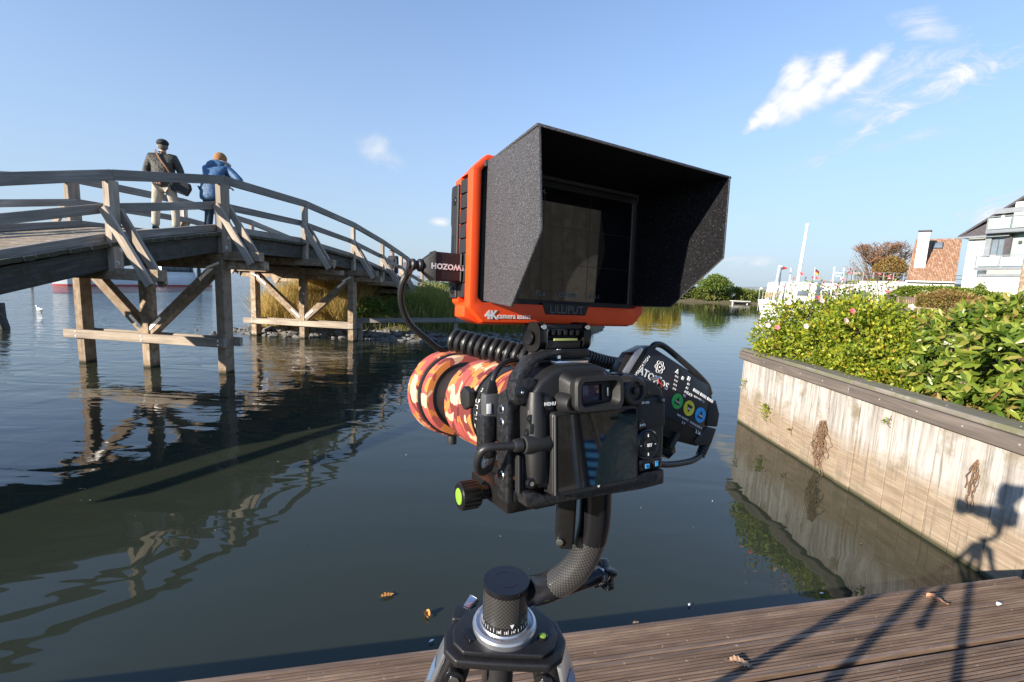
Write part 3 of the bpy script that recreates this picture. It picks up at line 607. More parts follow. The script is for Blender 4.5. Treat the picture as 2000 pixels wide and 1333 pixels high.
def person(label, M, H, pose, jacket, trous, group=None, skirt=.72, headfwd=None, lean=0, stance=.13, legbend=(0, 0)):
    """local axes: +Y the way the person faces, X to their right; pose = elbow/hand positions"""
    root = thing('person', label, 'person', M, group); k = H/1.75; v = lambda x, y, z: (x*k, y*k, z*k)
    hip = .90; ly = lambda z: lean*max(0, z-hip)
    sh = 1.44
    body = [[(v(0, 0, hip), .12*k), (v(0, ly(1.15), 1.15), .12*k), (v(0, ly(1.36), 1.36), .13*k), (v(0, ly(1.5), 1.50), .06*k)]]
    legs = []
    for s_ in (-1, 1):
        a = v(s_*.09, 0, .88); kn = v(s_*(stance-.01), .03+legbend[0 if s_ < 0 else 1], .48); an = v(s_*stance, -.02, .08)
        legs.append([(v(0, 0, .93), .145*k), (a, .115*k), (kn, .080*k), (v(s_*stance, 0, .20), .072*k), (v(s_*stance, -.01, .06), .076*k)])
    skin_mesh('trousers', legs, trous, root, 2)
    jk = [[(v(0, .0, .78), .23*k), (v(0, 0, 1.02), .21*k), (v(0, ly(1.18), 1.18), .205*k), (v(0, ly(1.33), 1.33), .205*k), (v(0, ly(1.45), 1.45), .10*k), (v(0, ly(1.52), 1.52), .066*k)]]
    if skirt < .75: jk[0].insert(0, (v(0, 0, skirt), .225*k))
    arms = []
    for s_, (el, ha) in zip((-1, 1), pose):
        jk.append([(v(0, ly(1.33), 1.33), .205*k), (v(s_*.19, ly(1.40), 1.40), .105*k), (v(*[.5*(a+b_) for a, b_ in zip((s_*.21, ly(1.38), 1.38), el)]), .082*k), (v(*el), .072*k), (v(*[a*.35+b_*.65 for a, b_ in zip(el, ha)]), .060*k), (v(*ha), .050*k)])
    skin_mesh('jacket', jk, jacket, root, 2)
    for s_, (el, ha) in zip((-1, 1), pose):
        d = Vector(ha)-Vector(el); hand(root, v(*ha), d, s_, M_skin, k)
    for s_ in (-1, 1):
        bm = B(); tube(bm, smoothpts([v(s_*stance, -.09, .05), v(s_*stance, 0, .055), v(s_*(stance+.015), .10, .04), v(s_*(stance+.02), .17, .03)], 3), [.04*k]*3+[.048*k]*3+[.045*k]*3+[.026*k], 10); mk('shoe', bm, M_shoe, root)
    hd, HM = head(root, v(0, ly(1.62)+.01, 1.635), headfwd or (0, 1, -.0), M_skin, .098*k); return root, HM, k, ly
Dk = 2.705
def yawM(p, a): return Matrix.Translation(p) @ Matrix.Rotation(a, 4, 'Z')
pm = atY(325, 447, 9.35); pm.z = Dk
root, HM, k, ly = person('man in olive quilted jacket, beige trousers and dark flat cap standing on the bridge', yawM(pm, .35), 1.76,
    [((-.30, .04, 1.10), (-.10, -.14, .98)), ((.31, .02, 1.10), (.08, -.15, .98))], M_quilt, M_trous, None, .80, (-.45, 1, 0), .05, .17)
bm = B(); sph(bm, (0, -.012, .058), .118, 18, (.88, 1.04, .66)); prism(bm, [(-.07, .07), (.07, .07), (.05, .15), (-.05, .15)], .055, .07, XY); o = mk('flat_cap', bm, M_cap, root); o.matrix_local = HM
bm = B(); sph(bm, (0, -.018, .005), .099, 16, (.84, .92, 1.0)); o = mk('hair', bm, M_hairg, root); o.matrix_local = HM
bm = B(); tube(bm, smoothpts([(-.13, .10, 1.50), (-.10, -.04, 1.545), (-.02, -.135, 1.40), (.11, -.175, 1.20), (.21, -.12, .98)], 5), .014, 6); mk('shoulder_strap', bm, M_strap, root)
bm = B(); prism(bm, [(-.16, -.10), (.13, -.14), (.18, .02), (.14, .12), (-.14, .10)], -.06, .06, XZ); o = mk('shoulder_bag', bm, M_bag, root, .03, seg=3); o.matrix_local = T(.30, -.05, .87) @ RY(12)
pw = atY(418, 441, 9.75); pw.z = Dk
root, HM, k, ly = person('woman in blue hooded parka and dark jeans leaning on the bridge rail, ginger hair', yawM(pw, .05) @ Matrix.Diagonal((1.15, 1.1, 1, 1)), 1.70,
    [((-.26, .28, 1.12), (-.02, .46, 1.10)), ((.46, .10, 1.16), (.24, .40, 1.18))], M_blue, M_jeans, None, .68, (.1, .9, -.25), .42, .10)
bm = B(); sph(bm, (0, -.012, .022), .118, 18, (.92, 1.0, 1.10)); tube(bm, smoothpts([(0, -.06, .0), (.02, -.1, -.06), (.02, -.09, -.14)], 3), .045, 8); o = mk('hair', bm, M_ginger, root); o.matrix_local = HM
bm = B(); tube(bm, smoothpts([(-.13, .09, .0), (-.145, -.02, .0), (-.08, -.12, -.01), (.02, -.14, -.015), (.10, -.11, 0), (.14, -.01, 0), (.12, .08, 0)], 4), .034, 10); o = mk('fur_trim', bm, M_fur, root); o.matrix_local = HM @ T(0, -.01, -.09)
bm = B(); sph(bm, (0, -.13, -.17), .14, 16, (1.25, .62, .85)); o = mk('hood', bm, M_blue, root); o.matrix_local = HM
for q, y, lb, jk_, hc, cap in ((768, 19.4, 'distant walker in black coat and brimmed hat on the ramp of the bridge', M_blk, M_cap, True), (794, 20.6, 'distant walker in grey coat behind the last bridge posts, light hair', M_greyc, M_ginger, False)):
    f_ = atY(q, 530, y); s_ = (f_.y-8.7)/.99; f_.z = dz(s_)
    root, HM, k, ly = person(lb, yawM(f_, 2.6 if cap else 3.0), 1.70, [((-.28, .05, 1.12), (-.24, .18, .92)), ((.28, .05, 1.12), (.25, .16, .92))], jk_, M_jeans, 'walkers on the bridge ramp', .70, None, .03, .12)
    bm = B()
    if cap: lathe(bm, [(.05, .165), (.058, .165), (.065, .10), (.15, .085), (.155, .02)], axis='Z', seg=20)
    else: sph(bm, (0, -.015, .03), .115, 14, (.9, 1, 1))
    o = mk('hat' if cap else 'hair', bm, hc, root); o.matrix_local = HM
# ================================================= retaining wall at right
m, N, L, b = base('wall_panel', (.5, .47, .42), .85, 0, .3)
v = coord(N, L, (1, 14, 1.0), True); streak = ntex(N, L, v, 1.0, 5, .65, .2); v2 = coord(N, L, (1, 1, 1), True); blot = ntex(N, L, v2, 3.2, 6, .65, .3); gr = ntex(N, L, coord(N, L, (1, 3, 45), True), 1.0, 4, .6, .15)
tco = N.new('ShaderNodeTexCoord'); sz = N.new('ShaderNodeSeparateXYZ'); L.new(tco.outputs['Object'], sz.inputs[0]); zz = sz.outputs[2]
c = ramp(N, L, streak.outputs[0], [(.28, (.19, .165, .145)), (.40, (.33, .30, .27)), (.54, (.47, .445, .41)), (.7, (.56, .54, .505))])
zt = fm(N, L, 'ADD', zz, fm(N, L, 'MULTIPLY', fm(N, L, 'SUBTRACT', blot.outputs[0], .5), .45))
brown = ramp(N, L, gr.outputs[0], [(.3, (.235, .175, .12)), (.55, (.335, .26, .185)), (.75, (.42, .345, .26))])
c = mixc(N, L, ramp(N, L, zt, [(.40, (1, 1, 1)), (.62, (0, 0, 0))]), c, brown)
c = mixc(N, L, ramp(N, L, blot.outputs[0], [(.30, (1, 1, 1)), (.46, (0, 0, 0))]), c, (.24, .20, .14)); dr_ = ntex(N, L, coord(N, L, (1, 34, 1.6), True), 1.0, 4, .6, .1); c = mixc(N, L, ramp(N, L, dr_.outputs[0], [(.56, (0, 0, 0)), (.70, (.8, .8, .8))]), c, (.17, .14, .12))
wet = ramp(N, L, zz, [(.018, (1, 1, 1)), (.05, (0, 0, 0))]); c = mixc(N, L, wet, c, (.07, .065, .035))
L.new(c, b.inputs['Base Color']); bump(N, L, b, fm(N, L, 'ADD', gr.outputs[0], streak.outputs[0]), .5, .006); M_panel = m
M_cap_w = wood('wall_cap_wood', (.13, .115, .095), (.24, .215, .18), (.36, .33, .29), moss=(.17, .17, .10)); M_fascia = wood('wall_fascia_wood', (.10, .085, .075), (.18, .15, .13), (.27, .23, .20))
WX = 3.53
wall = thing('retaining_wall', 'pale stained vertical panel bank wall with dark timber cap at right', 'wall', Vector((WX, 4, 0)))
wr = random.Random(8); y = 6.86; k = 0
while y > .6:
    w_ = wr.uniform(.19, .27) if y > 3.4 else .27
    bm = B(); box(bm, (0, 0, .33), (.06, w_-.009, 1.46)); o = mk('panel', bm, M_panel, wall, .004, smooth=False, seg=1); o.location = (.03+wr.uniform(-.006, .006), y-w_/2-4, 0); y -= w_
bm = B(); bb(bm, (.08, 2.75, -.6), (3.5, 2.83, 1.05)); mk('return_wall', bm, M_panel, wall)
lens_ = [(6.90, 4.6), (4.595, 2.4), (2.395, .6)]
for a, c in lens_:
    o = beam('cap_board', (.09, a-4, 1.115), (.09, c-4, 1.115), .24, .045, M_cap_w); o.parent = wall
    o = beam('fascia_board', (-.028, a-4, 1.032), (-.028, c-4, 1.032), .045, .115, M_fascia); o.parent = wall
bpy.context.view_layer.update()
for y in np.arange(6.6, 1, -.40): bolt((WX-.052, y, 1.04), (-1, 0, 0), None, .28, wall)
for y in np.arange(6.4, 1, -.55): bolt((WX+.05, y, 1.14), (0, 0, 1), None, .2, wall)
M_root = simple('dry_root', (.20, .12, .07), .9, 0, .4, 40, .5, .004)
def rootbundle(y, z0, z1, n, spread, label, seed):
    r_ = random.Random(seed); root = thing('hanging_roots', label, 'roots', Vector((WX, y, z0))); bm = B()
    for k in range(n):
        p = [Vector((-.012, 0, 0))]; yy = 0; zc = 0; tgt = (z1-z0)*r_.uniform(.5, 1)
        while zc > tgt: zc -= r_.uniform(.02, .05); yy += r_.uniform(-.035, .035)*spread*4; yy *= .93; p.append(Vector((-.012-r_.uniform(0, .03), yy, zc)))
        if len(p) > 2: tube(bm, smoothpts(p, 2), r_.uniform(.0018, .0042), 4)
    mk('root_strands', bm, M_root, root); bm = B()
    for k in range(5): sph(bm, (-.012, r_.uniform(-.02, .02), -.02*k), .008, 6)
    mk('root_crown', bm, M_root, root); return root
pa = atX(1612, 822, WX); pb = atX(1592, 918, WX); rootbundle(pa.y, pa.z, pb.z, 26, .35, 'thick bundle of dry brown roots hanging to the waterline on the wall', 1)
pa = atX(1912, 900, WX); pb = atX(1885, 990, WX); rootbundle(pa.y, pa.z, pb.z, 9, .12, 'thin tangled dry vine on the wall just above the camera shadow', 2)
def wallplant(px, py, n, label, s, seed):
    q = atX(px, py, WX); root = thing('wall_plant', label, 'plant', Vector((WX, q.y, q.z))); r_ = np.random.RandomState(seed)
    p = np.c_[-r_.uniform(.01, .06, n), r_.normal(0, s, n), -np.abs(r_.normal(0, s*1.5, n))]; d = unit(np.c_[-np.ones(n)*.6, r_.normal(0, .7, n), r_.normal(-.1, .6, n)])
    scatter('leaves', p, d, .035, .02, M_green_b, root, r_)['kind'] = 'stuff'; bm = B(); tube(bm, smoothpts([(0, 0, .03), (-.02, .01, -.05), (-.02, -.02, -.05-s*2)], 4), .003, 5); mk('stem', bm, M_root, root)
M_green_b = leafmat('bright_leaf', [(0, (.12, .2, .02)), (.5, (.26, .32, .03)), (1, (.42, .40, .05))], .4)
wallplant(1502, 790, 90, 'tuft of yellow green weeds growing out of the left end of the wall', .06, 3); wallplant(1741, 818, 12, 'tiny green sprig in a joint in the middle of the wall', .015, 4); wallplant(1458, 742, 20, 'few small leaves at the far left corner of the wall', .05, 5)
wallplant(1548, 838, 9, 'single small leaf cluster low on the wall beside the thick roots', .012, 6)
# ================================================= jetty deck we stand on
m, N, L, b = base('ribbed_decking', (.16, .10, .07), .62, 0, .5)
n1 = ntex(N, L, coord(N, L, (1.5, 30, 30), True), 1, 6, .7, .3); n2 = ntex(N, L, coord(N, L, (3, 9, 9), True), 1.3, 5, .7); n3 = ntex(N, L, coord(N, L, (1, 1, 1), True), 60, 2, .5)
c = ramp(N, L, n1.outputs[0], [(.28, (.065, .042, .028)), (.5, (.185, .122, .084)), (.74, (.34, .24, .17))]); c = mixc(N, L, ramp(N, L, n2.outputs[0], [(.52, (0, 0, 0)), (.75, (.75, .75, .75))]), c, (.09, .062, .048))
c = mixc(N, L, ramp(N, L, n3.outputs[0], [(.70, (0, 0, 0)), (.76, (.8, .8, .8))]), c, (.42, .36, .30)); L.new(c, b.inputs['Base Color']); bump(N, L, b, n1.outputs[0], .5, .002)
L.new(ramp(N, L, n2.outputs[0], [(.3, (.45, .45, .45)), (.7, (.75, .75, .75))]), b.inputs['Roughness']); M_deck = m
ea = Vector((-1.236, 1.526, .45)); et = Vector((.9777, .2103, 0)).normalized(); en = Vector((et.y, -et.x, 0))
deck = thing('jetty_deck', None, None, None); deck.matrix_world = Matrix(((et.x, en.x, 0, ea.x), (et.y, en.y, 0, ea.y), (0, 0, 1, .45), (0, 0, 0, 1))); deck['kind'] = 'structure'
def groove_board(w, x0, x1):
    pr = [(0, -.03), (0, -.0025), (.0025, 0)]; m0, m1 = .022, w-.014; n_ = int((m1-m0)/.0148); pch = (m1-m0)/n_
    for k in range(n_):
        u = m0+k*pch; pr += [(u, 0), (u+.0010, -.0075), (u+.0066, -.0075), (u+.0076, 0)]
    pr += [(w-.0025, 0), (w, -.0025), (w, -.03)]; bm = B(); prism(bm, pr, x0, x1, lambda u, v, w_: (w_, u, v)); return bm
off = 0; dr = random.Random(3)
for i in range(14):
    w_ = .172; joints = [-2.6, dr.uniform(-1.2, 3.0) if i > 1 else 4.9, 5.0] if i else [-2.6, 4.27]
    x1 = 4.27 - .02*i
    for a, c in [(-2.6, x1)] if i < 3 else [(-2.6, dr.uniform(.2, 1.2)), (None, x1)]:
        if a is None: a = last+.005
        last = c; o = mk('deck_board', groove_board(w_, a, c), M_deck, deck, smooth=False); o.location = (0, off, dr.uniform(-.0015, .0015))
    off += w_+.006+(.018 if i == 1 else 0)
for k in range(9):
    bm = B(); bb(bm, (-2.2+k*.78, .01, -.18), (-2.12+k*.78, 2.4, -.035)); mk('joist', bm, M_girder, deck)
bm = B(); bb(bm, (-2.5, .06, -.34), (4.2, .16, -.19)); mk('bearer', bm, M_girder, deck)
for k in range(5):
    bm = B(); cyl(bm, (-2.2+k*1.55, .12, -1.2), (-2.2+k*1.55, .12, -.34), .08, seg=12); mk('deck_pile', bm, M_warm, deck)
bm = B(); bb(bm, (-2.5, 2.6, -1.0), (12, 14, -.006)); mk('quay_paving', bm, M_soil, deck)
# fallen leaves and feathers
M_oak = simple('dead_oak_leaf', (.33, .21, .13), .7, 0, .35, 60, .4, .002); M_feather = simple('white_feather', (.8, .8, .8), .7, 0, .05, 60, 0); M_orl = simple('orange_leaf', (.55, .24, .04), .6, 0, .4, 60, .3, .002)
def oakleaf(label, pos, yaw, s, mat, cat='leaf', curl=.35, lobes=5, tilt=0):
    root = thing('fallen_leaf', label, cat, Matrix.Translation(pos) @ Matrix.Rotation(yaw, 4, 'Z') @ Matrix.Rotation(tilt, 4, 'X')); n = 24; V = []; F = []
    for i in range(n+1):
        t = i/n; w = s*.33*math.sin(PI*min(1, t*.93+.05))**.6*(1-.42*abs(math.sin(lobes*PI*t))); x = s*(t-.5)
        for u in (-1, -.5, 0, .5, 1): V.append((x, w*u, s*(curl*u*u*.28*(1+.5*math.sin(6*t)) + .10*math.sin(3*t+u)*curl + .02)))
    for i in range(n):
        for j in range(4): q = i*5+j; F.append((q, q+1, q+6, q+5))
    npmesh('blade', V, F, mat, root, True); bm = B(); tube(bm, smoothpts([(-s*.75, .01*s, .03*s), (-s*.5, 0, .04*s), (s*.1, 0, .035*s)], 3), .012*s, 5); mk('leaf_stalk', bm, M_root, root); return root
oakleaf('pale brown lobed oak leaf lying on the deck between the shadows', atZ(1447, 1297, .456), -.25, .085, M_oak)
oakleaf('curled rusty dry leaf on the deck near the wall end', atZ(1830, 1175, .458), -.75, .085, simple('rust_leaf', (.40, .20, .11), .7, 0, .3, 60, .3), curl=.55, lobes=3)
oakleaf('orange maple leaf floating on the water left of the tripod', atZ(757, 1164, .006), .4, .075, M_orl, lobes=4); oakleaf('small curled brown leaf floating beside the tripod top', atZ(834, 1203, .006), -1.1, .055, M_orl, lobes=0, curl=.9)
oakleaf('dark crumpled leaf on the very edge of the deck', atZ(1242, 1217, .456), .3, .03, M_oak)
for q, z, lb, a in (((1951, 1181), .458, 'white curled feather on the deck near its right corner', .5), ((1605, 1160), .008, 'white feather on the water beside the deck edge', .2), ((1346, 1182), .008, 'small white feather scrap on the water above the deck', 1.), ((843, 1253), .008, 'pale feather scrap on the water next to the tripod', .7), ((1438, 1293), .46, None, 0)):
    if lb is None: continue
    root = thing('feather', lb, 'feather', Matrix.Translation(atZ(*q, z)) @ Matrix.Rotation(a, 4, 'Z')); n = 10; s = .045 if z > .1 else .03; V = []; F = []
    for i in range(n+1):
        t = i/n; w = s*.22*math.sin(PI*min(1, t*.9+.08)); x = s*(t-.5)*1.1; V += [(x, -w, s*.1*math.sin(PI*t)+.004), (x, 0, s*.05+.18*s*math.sin(PI*t)), (x, w, s*.1*math.sin(PI*t)+.004)]
    for i in range(n):
        for j in (0, 1): q_ = i*3+j; F.append((q_, q_+1, q_+4, q_+3))
    npmesh('vane', V, F, M_feather, root, True); bm = B(); tube(bm, [(-s*.62, 0, .004), (0, 0, .22*s), (s*.5, 0, .1*s)], .0008, 5); mk('quill', bm, M_feather, root)

M_speck = simple('pale_speck', (.55, .52, .46), .8, 0, .2, 60, 0); r_ = np.random.RandomState(17); n = 90
p = np.c_[r_.uniform(-4, 3.2, n), r_.uniform(2.6, 9, n), np.full(n, .004)]; d = unit(np.c_[r_.normal(size=(n, 2)), np.zeros(n)])
tag(scatter('floating_debris', p, d, r_.uniform(.008, .022, n), .010, M_speck, None, r_), kind='stuff')
# ================================================= garden ground
M_lawn = simple('garden_soil', (.13, .10, .06), 1, 0, .4, 5, .5, .02); M_lawn2 = simple('lawn_green', (.10, .14, .03), 1, 0, .4, 3, .6, .03)
bm = B(); prism(bm, [(3.75, .4), (3.75, 6.80), (5.0, 6.80), (8.6, 9.5), (14, 19), (20, 28), (27, 35), (34, 40), (46, 60), (90, 60), (90, .4)], -.8, 1.06, XY); tag(mk('garden_ground', bm, M_lawn2, smooth=False), kind='structure')
M_leafrose = leafmat('rose_leaf', [(0, (.09, .15, .015)), (.35, (.20, .27, .025)), (.8, (.38, .42, .04)), (.95, (.56, .48, .05)), (1, (.48, .22, .06))], .35, .4)
M_rhodo = leafmat('glossy_evergreen_leaf', [(0, (.05, .10, .015)), (.4, (.13, .20, .028)), (.8, (.28, .33, .05)), (.97, (.30, .25, .07)), (1, (.25, .11, .06))], .22, .28)
M_pink = simple('pink_petal', (.72, .16, .20), .6, 0, .25, 30, 0); M_pale = simple('pale_rose_petal', (.78, .58, .52), .6, 0, .12, 30, 0)
# shared petals flower
def flower_me(mat, s):
    V = []; F = []
    for ring, (n, r, tl) in enumerate(((5, 1, .25), (5, .72, .7), (3, .4, 1.2))):
        for k in range(n):
            a = 2*PI*k/n+ring*.6; ca, sa = math.cos(a), math.sin(a); q = len(V)
            for (u, v, z) in ((0, 0, 0), (.5*r, -.52*r, tl*.35*r), (r*.95, 0, tl*.65*r+.05), (.5*r, .52*r, tl*.35*r)): V.append(((u*ca-v*sa)*s, (u*sa+v*ca)*s, z*s))
            F.append((q, q+1, q+2, q+3))
    o = npmesh('flower', V, F, mat, None, False); me = o.data; bpy.data.objects.remove(o); return me
def leaf_objs(name, base_mesh_shape, pts, dirs, ln, wd, mat, parent, rs, nmax=300):
    """the leaves nearest the camera as separate parts sharing one mesh"""
    v, f = base_mesh_shape; o = npmesh(name, v*np.array([wd, ln, ln]), f, mat, None); me = o.data; bpy.data.objects.remove(o)
    base_w = np.array(parent.matrix_world.translation); dist = np.linalg.norm(pts+base_w-np.array(EYE), axis=1)
    u = (pts+base_w)[:, 0]/(pts+base_w)[:, 1]; dist = np.where(u > 1.16, 99, dist); idx = np.argsort(dist)[:nmax]
    x, y, z = basis(dirs, rs)
    for i in idx:
        s = rs.uniform(.8, 1.2); o = bpy.data.objects.new(name, me); COL.objects.link(o); o.parent = parent
        m = Matrix(((x[i][0]*s, y[i][0]*s, z[i][0]*s, pts[i][0]), (x[i][1]*s, y[i][1]*s, z[i][1]*s, pts[i][1]), (x[i][2]*s, y[i][2]*s, z[i][2]*s, pts[i][2]), (0, 0, 0, 1))); o.matrix_local = m
    keep = np.ones(len(pts), bool); keep[idx] = False; return keep
rs = np.random.RandomState(12)
# rose bush
rb = thing('rose_bush', 'big leafy rose bush with yellow green leaves and pink blooms behind the wall cap', 'bush', Vector((5.0, 5.6, 1.06))); bpy.context.view_layer.update()
Ls = []
for (c, R_) in (((4.1, 6.2, 1.46), (.46, .5, .45)), ((4.55, 5.35, 1.50), (.33, .4, .40)), ((3.85, 5.7, 1.35), (.26, .4, .32)), ((4.65, 6.35, 1.58), (.5, .5, .50)), ((5.1, 6.55, 1.48), (.42, .5, .42)), ((4.2, 5.55, 1.46), (.46, .5, .44)), ((4.5, 5.9, 1.58), (.45, .5, .44)), ((3.98, 5.0, 1.25), (.33, .45, .28)), ((4.25, 5.1, 1.36), (.30, .4, .30)), ((3.92, 6.35, 1.30), (.36, .42, .30)), ((3.85, 6.15, 1.15), (.34, .42, .16)), ((3.68, 6.50, 1.36), (.26, .3, .24)), ((3.62, 6.25, 1.20), (.22, .3, .14)), ((3.92, 6.55, 1.58), (.34, .34, .34)), ((3.9, 4.6, 1.16), (.22, .35, .18)), ((4.85, 6.1, 1.40), (.45, .5, .42))):
    c = np.array(c)-np.array((5.0, 5.6, 1.06)); Ls += [(c, np.array(R_))] + [(c+unit(rs.normal(size=(1, 3)))[0]*np.array(R_)*.8, np.array(R_)*.42) for _ in range(3)]
p, d = crown_pts(rs, 26000, Ls, .45, -.02); d = unit(d+rs.normal(0, .65, d.shape)+np.array((-.1, -.1, .25)))
keep = leaf_objs('leaf', LEAF6, p[:6000], d[:6000], .047, .029, M_leafrose, rb, rs); keep = np.r_[keep, np.ones(len(p)-6000, bool)]
scatter('foliage', p[keep], d[keep], rs.uniform(.034, .056, keep.sum()), .028, M_leafrose, rb, rs, LEAF6)['kind'] = 'stuff'
bm = B(); stems(bm, (0, 0, -.05), [l[0] for l in Ls[::2]], .014, rs)
# long flowering shoots above the bush
fl_p, fl_q = flower_me(M_pink, .036), flower_me(M_pale, .039)
shoots = [(1560, 535), (1545, 548), (1590, 540), (1610, 548), (1625, 552), (1645, 545), (1660, 560), (1672, 535), (1665, 528), (1655, 532), (1700, 532), (1712, 538), (1742, 540), (1735, 545), (1722, 560), (1755, 555), (1528, 560), (1690, 556), (1640, 558), (1605, 560), (1580, 556), (1750, 575), (1765, 590), (1735, 568)]
for (a, c) in shoots:
    t = atY(a, c, 6.3+rs.uniform(-.4, .4))-rb.location; r0 = Vector((t.x+rs.uniform(-.12, .12), t.y, .55)); tube(bm, smoothpts([r0, r0.lerp(t, .5)+Vector((rs.uniform(-.05, .05), 0, .02)), t], 3), .0035, 4)
    for k in range(2):
        o = bpy.data.objects.new('flower', fl_p if rs.rand() < .5 else fl_q); COL.objects.link(o); o.parent = rb; o.location = t+Vector(rs.normal(0, .022, 3)); o.rotation_euler = (rs.uniform(.2, 1.5), rs.uniform(-.5, .5), rs.uniform(-1, 1)); s = rs.uniform(.5, .85); o.scale = (s, s, s)
mk('stems', bm, M_bark, rb)
pts = np.array([tuple(atY(a+rs.uniform(-14, 14), c+rs.uniform(5, 36), 6.3)-rb.location) for (a, c) in shoots*14]); dd_ = unit(rs.normal(size=(len(pts), 3))+np.array((0, -.3, .4))); scatter('shoot_leaves', pts, dd_, .045, .024, M_leafrose, rb, rs, LEAF6)['kind'] = 'stuff'
for (a, c, y, w_) in ((1518, 640, 5.9, 0), (1541, 592, 5.9, 1), (1597, 582, 5.8, 0), (1665, 608, 5.0, 0), (1652, 627, 4.9, 1), (1797, 645, 4.6, 0), (1500, 636, 6.1, 1), (1605, 588, 5.7, 1), (1574, 638, 5.6, 1), (1630, 573, 5.6, 1), (1780, 600, 5.2, 1)):
    t = atY(a, c, y)-rb.location; o = bpy.data.objects.new('flower', fl_q if w_ else fl_p); COL.objects.link(o); o.parent = rb; o.location = t; o.rotation_euler = (1.2, 0, rs.uniform(-.6, .6))
# rhododendron
rh = thing('rhododendron_bush', 'dense evergreen rhododendron with long glossy leaf rosettes at the right edge behind the wall cap', 'bush', Vector((5.0, 3.9, 1.06))); bpy.context.view_layer.update()
Ls = []
for (c, R_) in (((4.05, 4.22, 1.26), (.26, .32, .26)), ((4.45, 4.40, 1.54), (.38, .42, .42)), ((4.7, 4.35, 1.66), (.40, .4, .36)), ((4.15, 3.75, 1.38), (.36, .42, .40)), ((4.75, 4.05, 1.60), (.50, .5, .45)), ((4.25, 3.15, 1.34), (.42, .5, .38)), ((5.3, 4.5, 1.50), (.50, .5, .42)), ((4.8, 3.2, 1.52), (.50, .5, .44)), ((4.3, 2.6, 1.34), (.42, .45, .38))):
    c = np.array(c)-np.array((5.0, 3.9, 1.06)); Ls += [(c, np.array(R_))] + [(c+unit(rs.normal(size=(1, 3)))[0]*np.array(R_)*.8, np.array(R_)*.4) for _ in range(3)]
c_, dn = crown_pts(rs, 1150, Ls, .70, -.02); dn = unit(dn+rs.normal(0, .28, dn.shape)+np.array((0, 0, .25)))
PP = []; DD = []
for c, n_ in zip(c_, dn):
    a = unit(np.cross(n_, rs.normal(size=3))[None])[0]; b_ = np.cross(n_, a); kk = rs.randint(6, 9)
    for k in range(kk):
        t = 2*PI*k/kk+rs.uniform(-.2, .2); dr_ = (a*math.cos(t)+b_*math.sin(t))+n_*rs.uniform(.25, .75); dr_ /= np.linalg.norm(dr_); PP.append(c+n_*rs.uniform(-.01, .01)); DD.append(dr_)
    if rs.rand() < .35: PP.append(c); DD.append(n_)
PP = np.array(PP); DD = np.array(DD)
LEAFR = (np.array([(0, 0, 0), (.36, .22, .07), (.50, .62, .05), (0, 1, -.10), (-.50, .62, .05), (-.36, .22, .07), (0, .24, .01), (0, .62, -.02)], float), np.array([(0, 1, 2, 7), (0, 7, 4, 5), (7, 2, 3, 4)]))
keep = leaf_objs('leaf', LEAFR, PP, DD, .115, .036, M_rhodo, rh, rs)
scatter('foliage', PP[keep], DD[keep], rs.uniform(.085, .125, keep.sum()), .034, M_rhodo, rh, rs, LEAFR)['kind'] = 'stuff'
pf, df = crown_pts(rs, 2500, [(l[0], l[1]*.8) for l in Ls], .6, -.02); scatter('inner_foliage', pf, unit(df+rs.normal(0, .6, df.shape)), .09, .034, M_rhodo, rh, rs, LEAFR)['kind'] = 'stuff'
bm = B(); stems(bm, (-.2, 0, -.05), [l[0] for l in Ls], .016, rs); mk('stems', bm, M_bark, rh)
# leaf litter under the bushes
n = 900; p = np.c_[rs.uniform(3.68, 4.3, n), rs.uniform(2.6, 6.75, n), rs.uniform(1.065, 1.10, n)]
M_litter = leafmat('leaf_litter', [(0, (.12, .07, .03)), (.5, (.26, .15, .06)), (1, (.40, .25, .09))], .1, .8); tag(scatter('leaf_litter', p, unit(rs.normal(size=(n, 3))*np.array((1, 1, .25))), .045, .03, M_litter, None, rs), kind='stuff')
for k, (a, c) in enumerate(((1548, 697), (1575, 703), (1503, 688))):
    q = atZ(a, c, 1.15); st_ = thing('edging_stone', ['small round stone resting on the wall cap under the rose bush', 'larger pale stone on the wall cap right of the smaller one', 'pale shell like stone near the far end of the wall cap'][k], 'stone', q); bm = B(); bmesh.ops.create_icosphere(bm, subdivisions=2, radius=.05)
    for v in bm.verts: v.co *= 1+.3*noise.noise(v.co*20+Vector((k, 0, 0))); v.co.z *= .55
    mk('stone', bm, M_rock, st_)
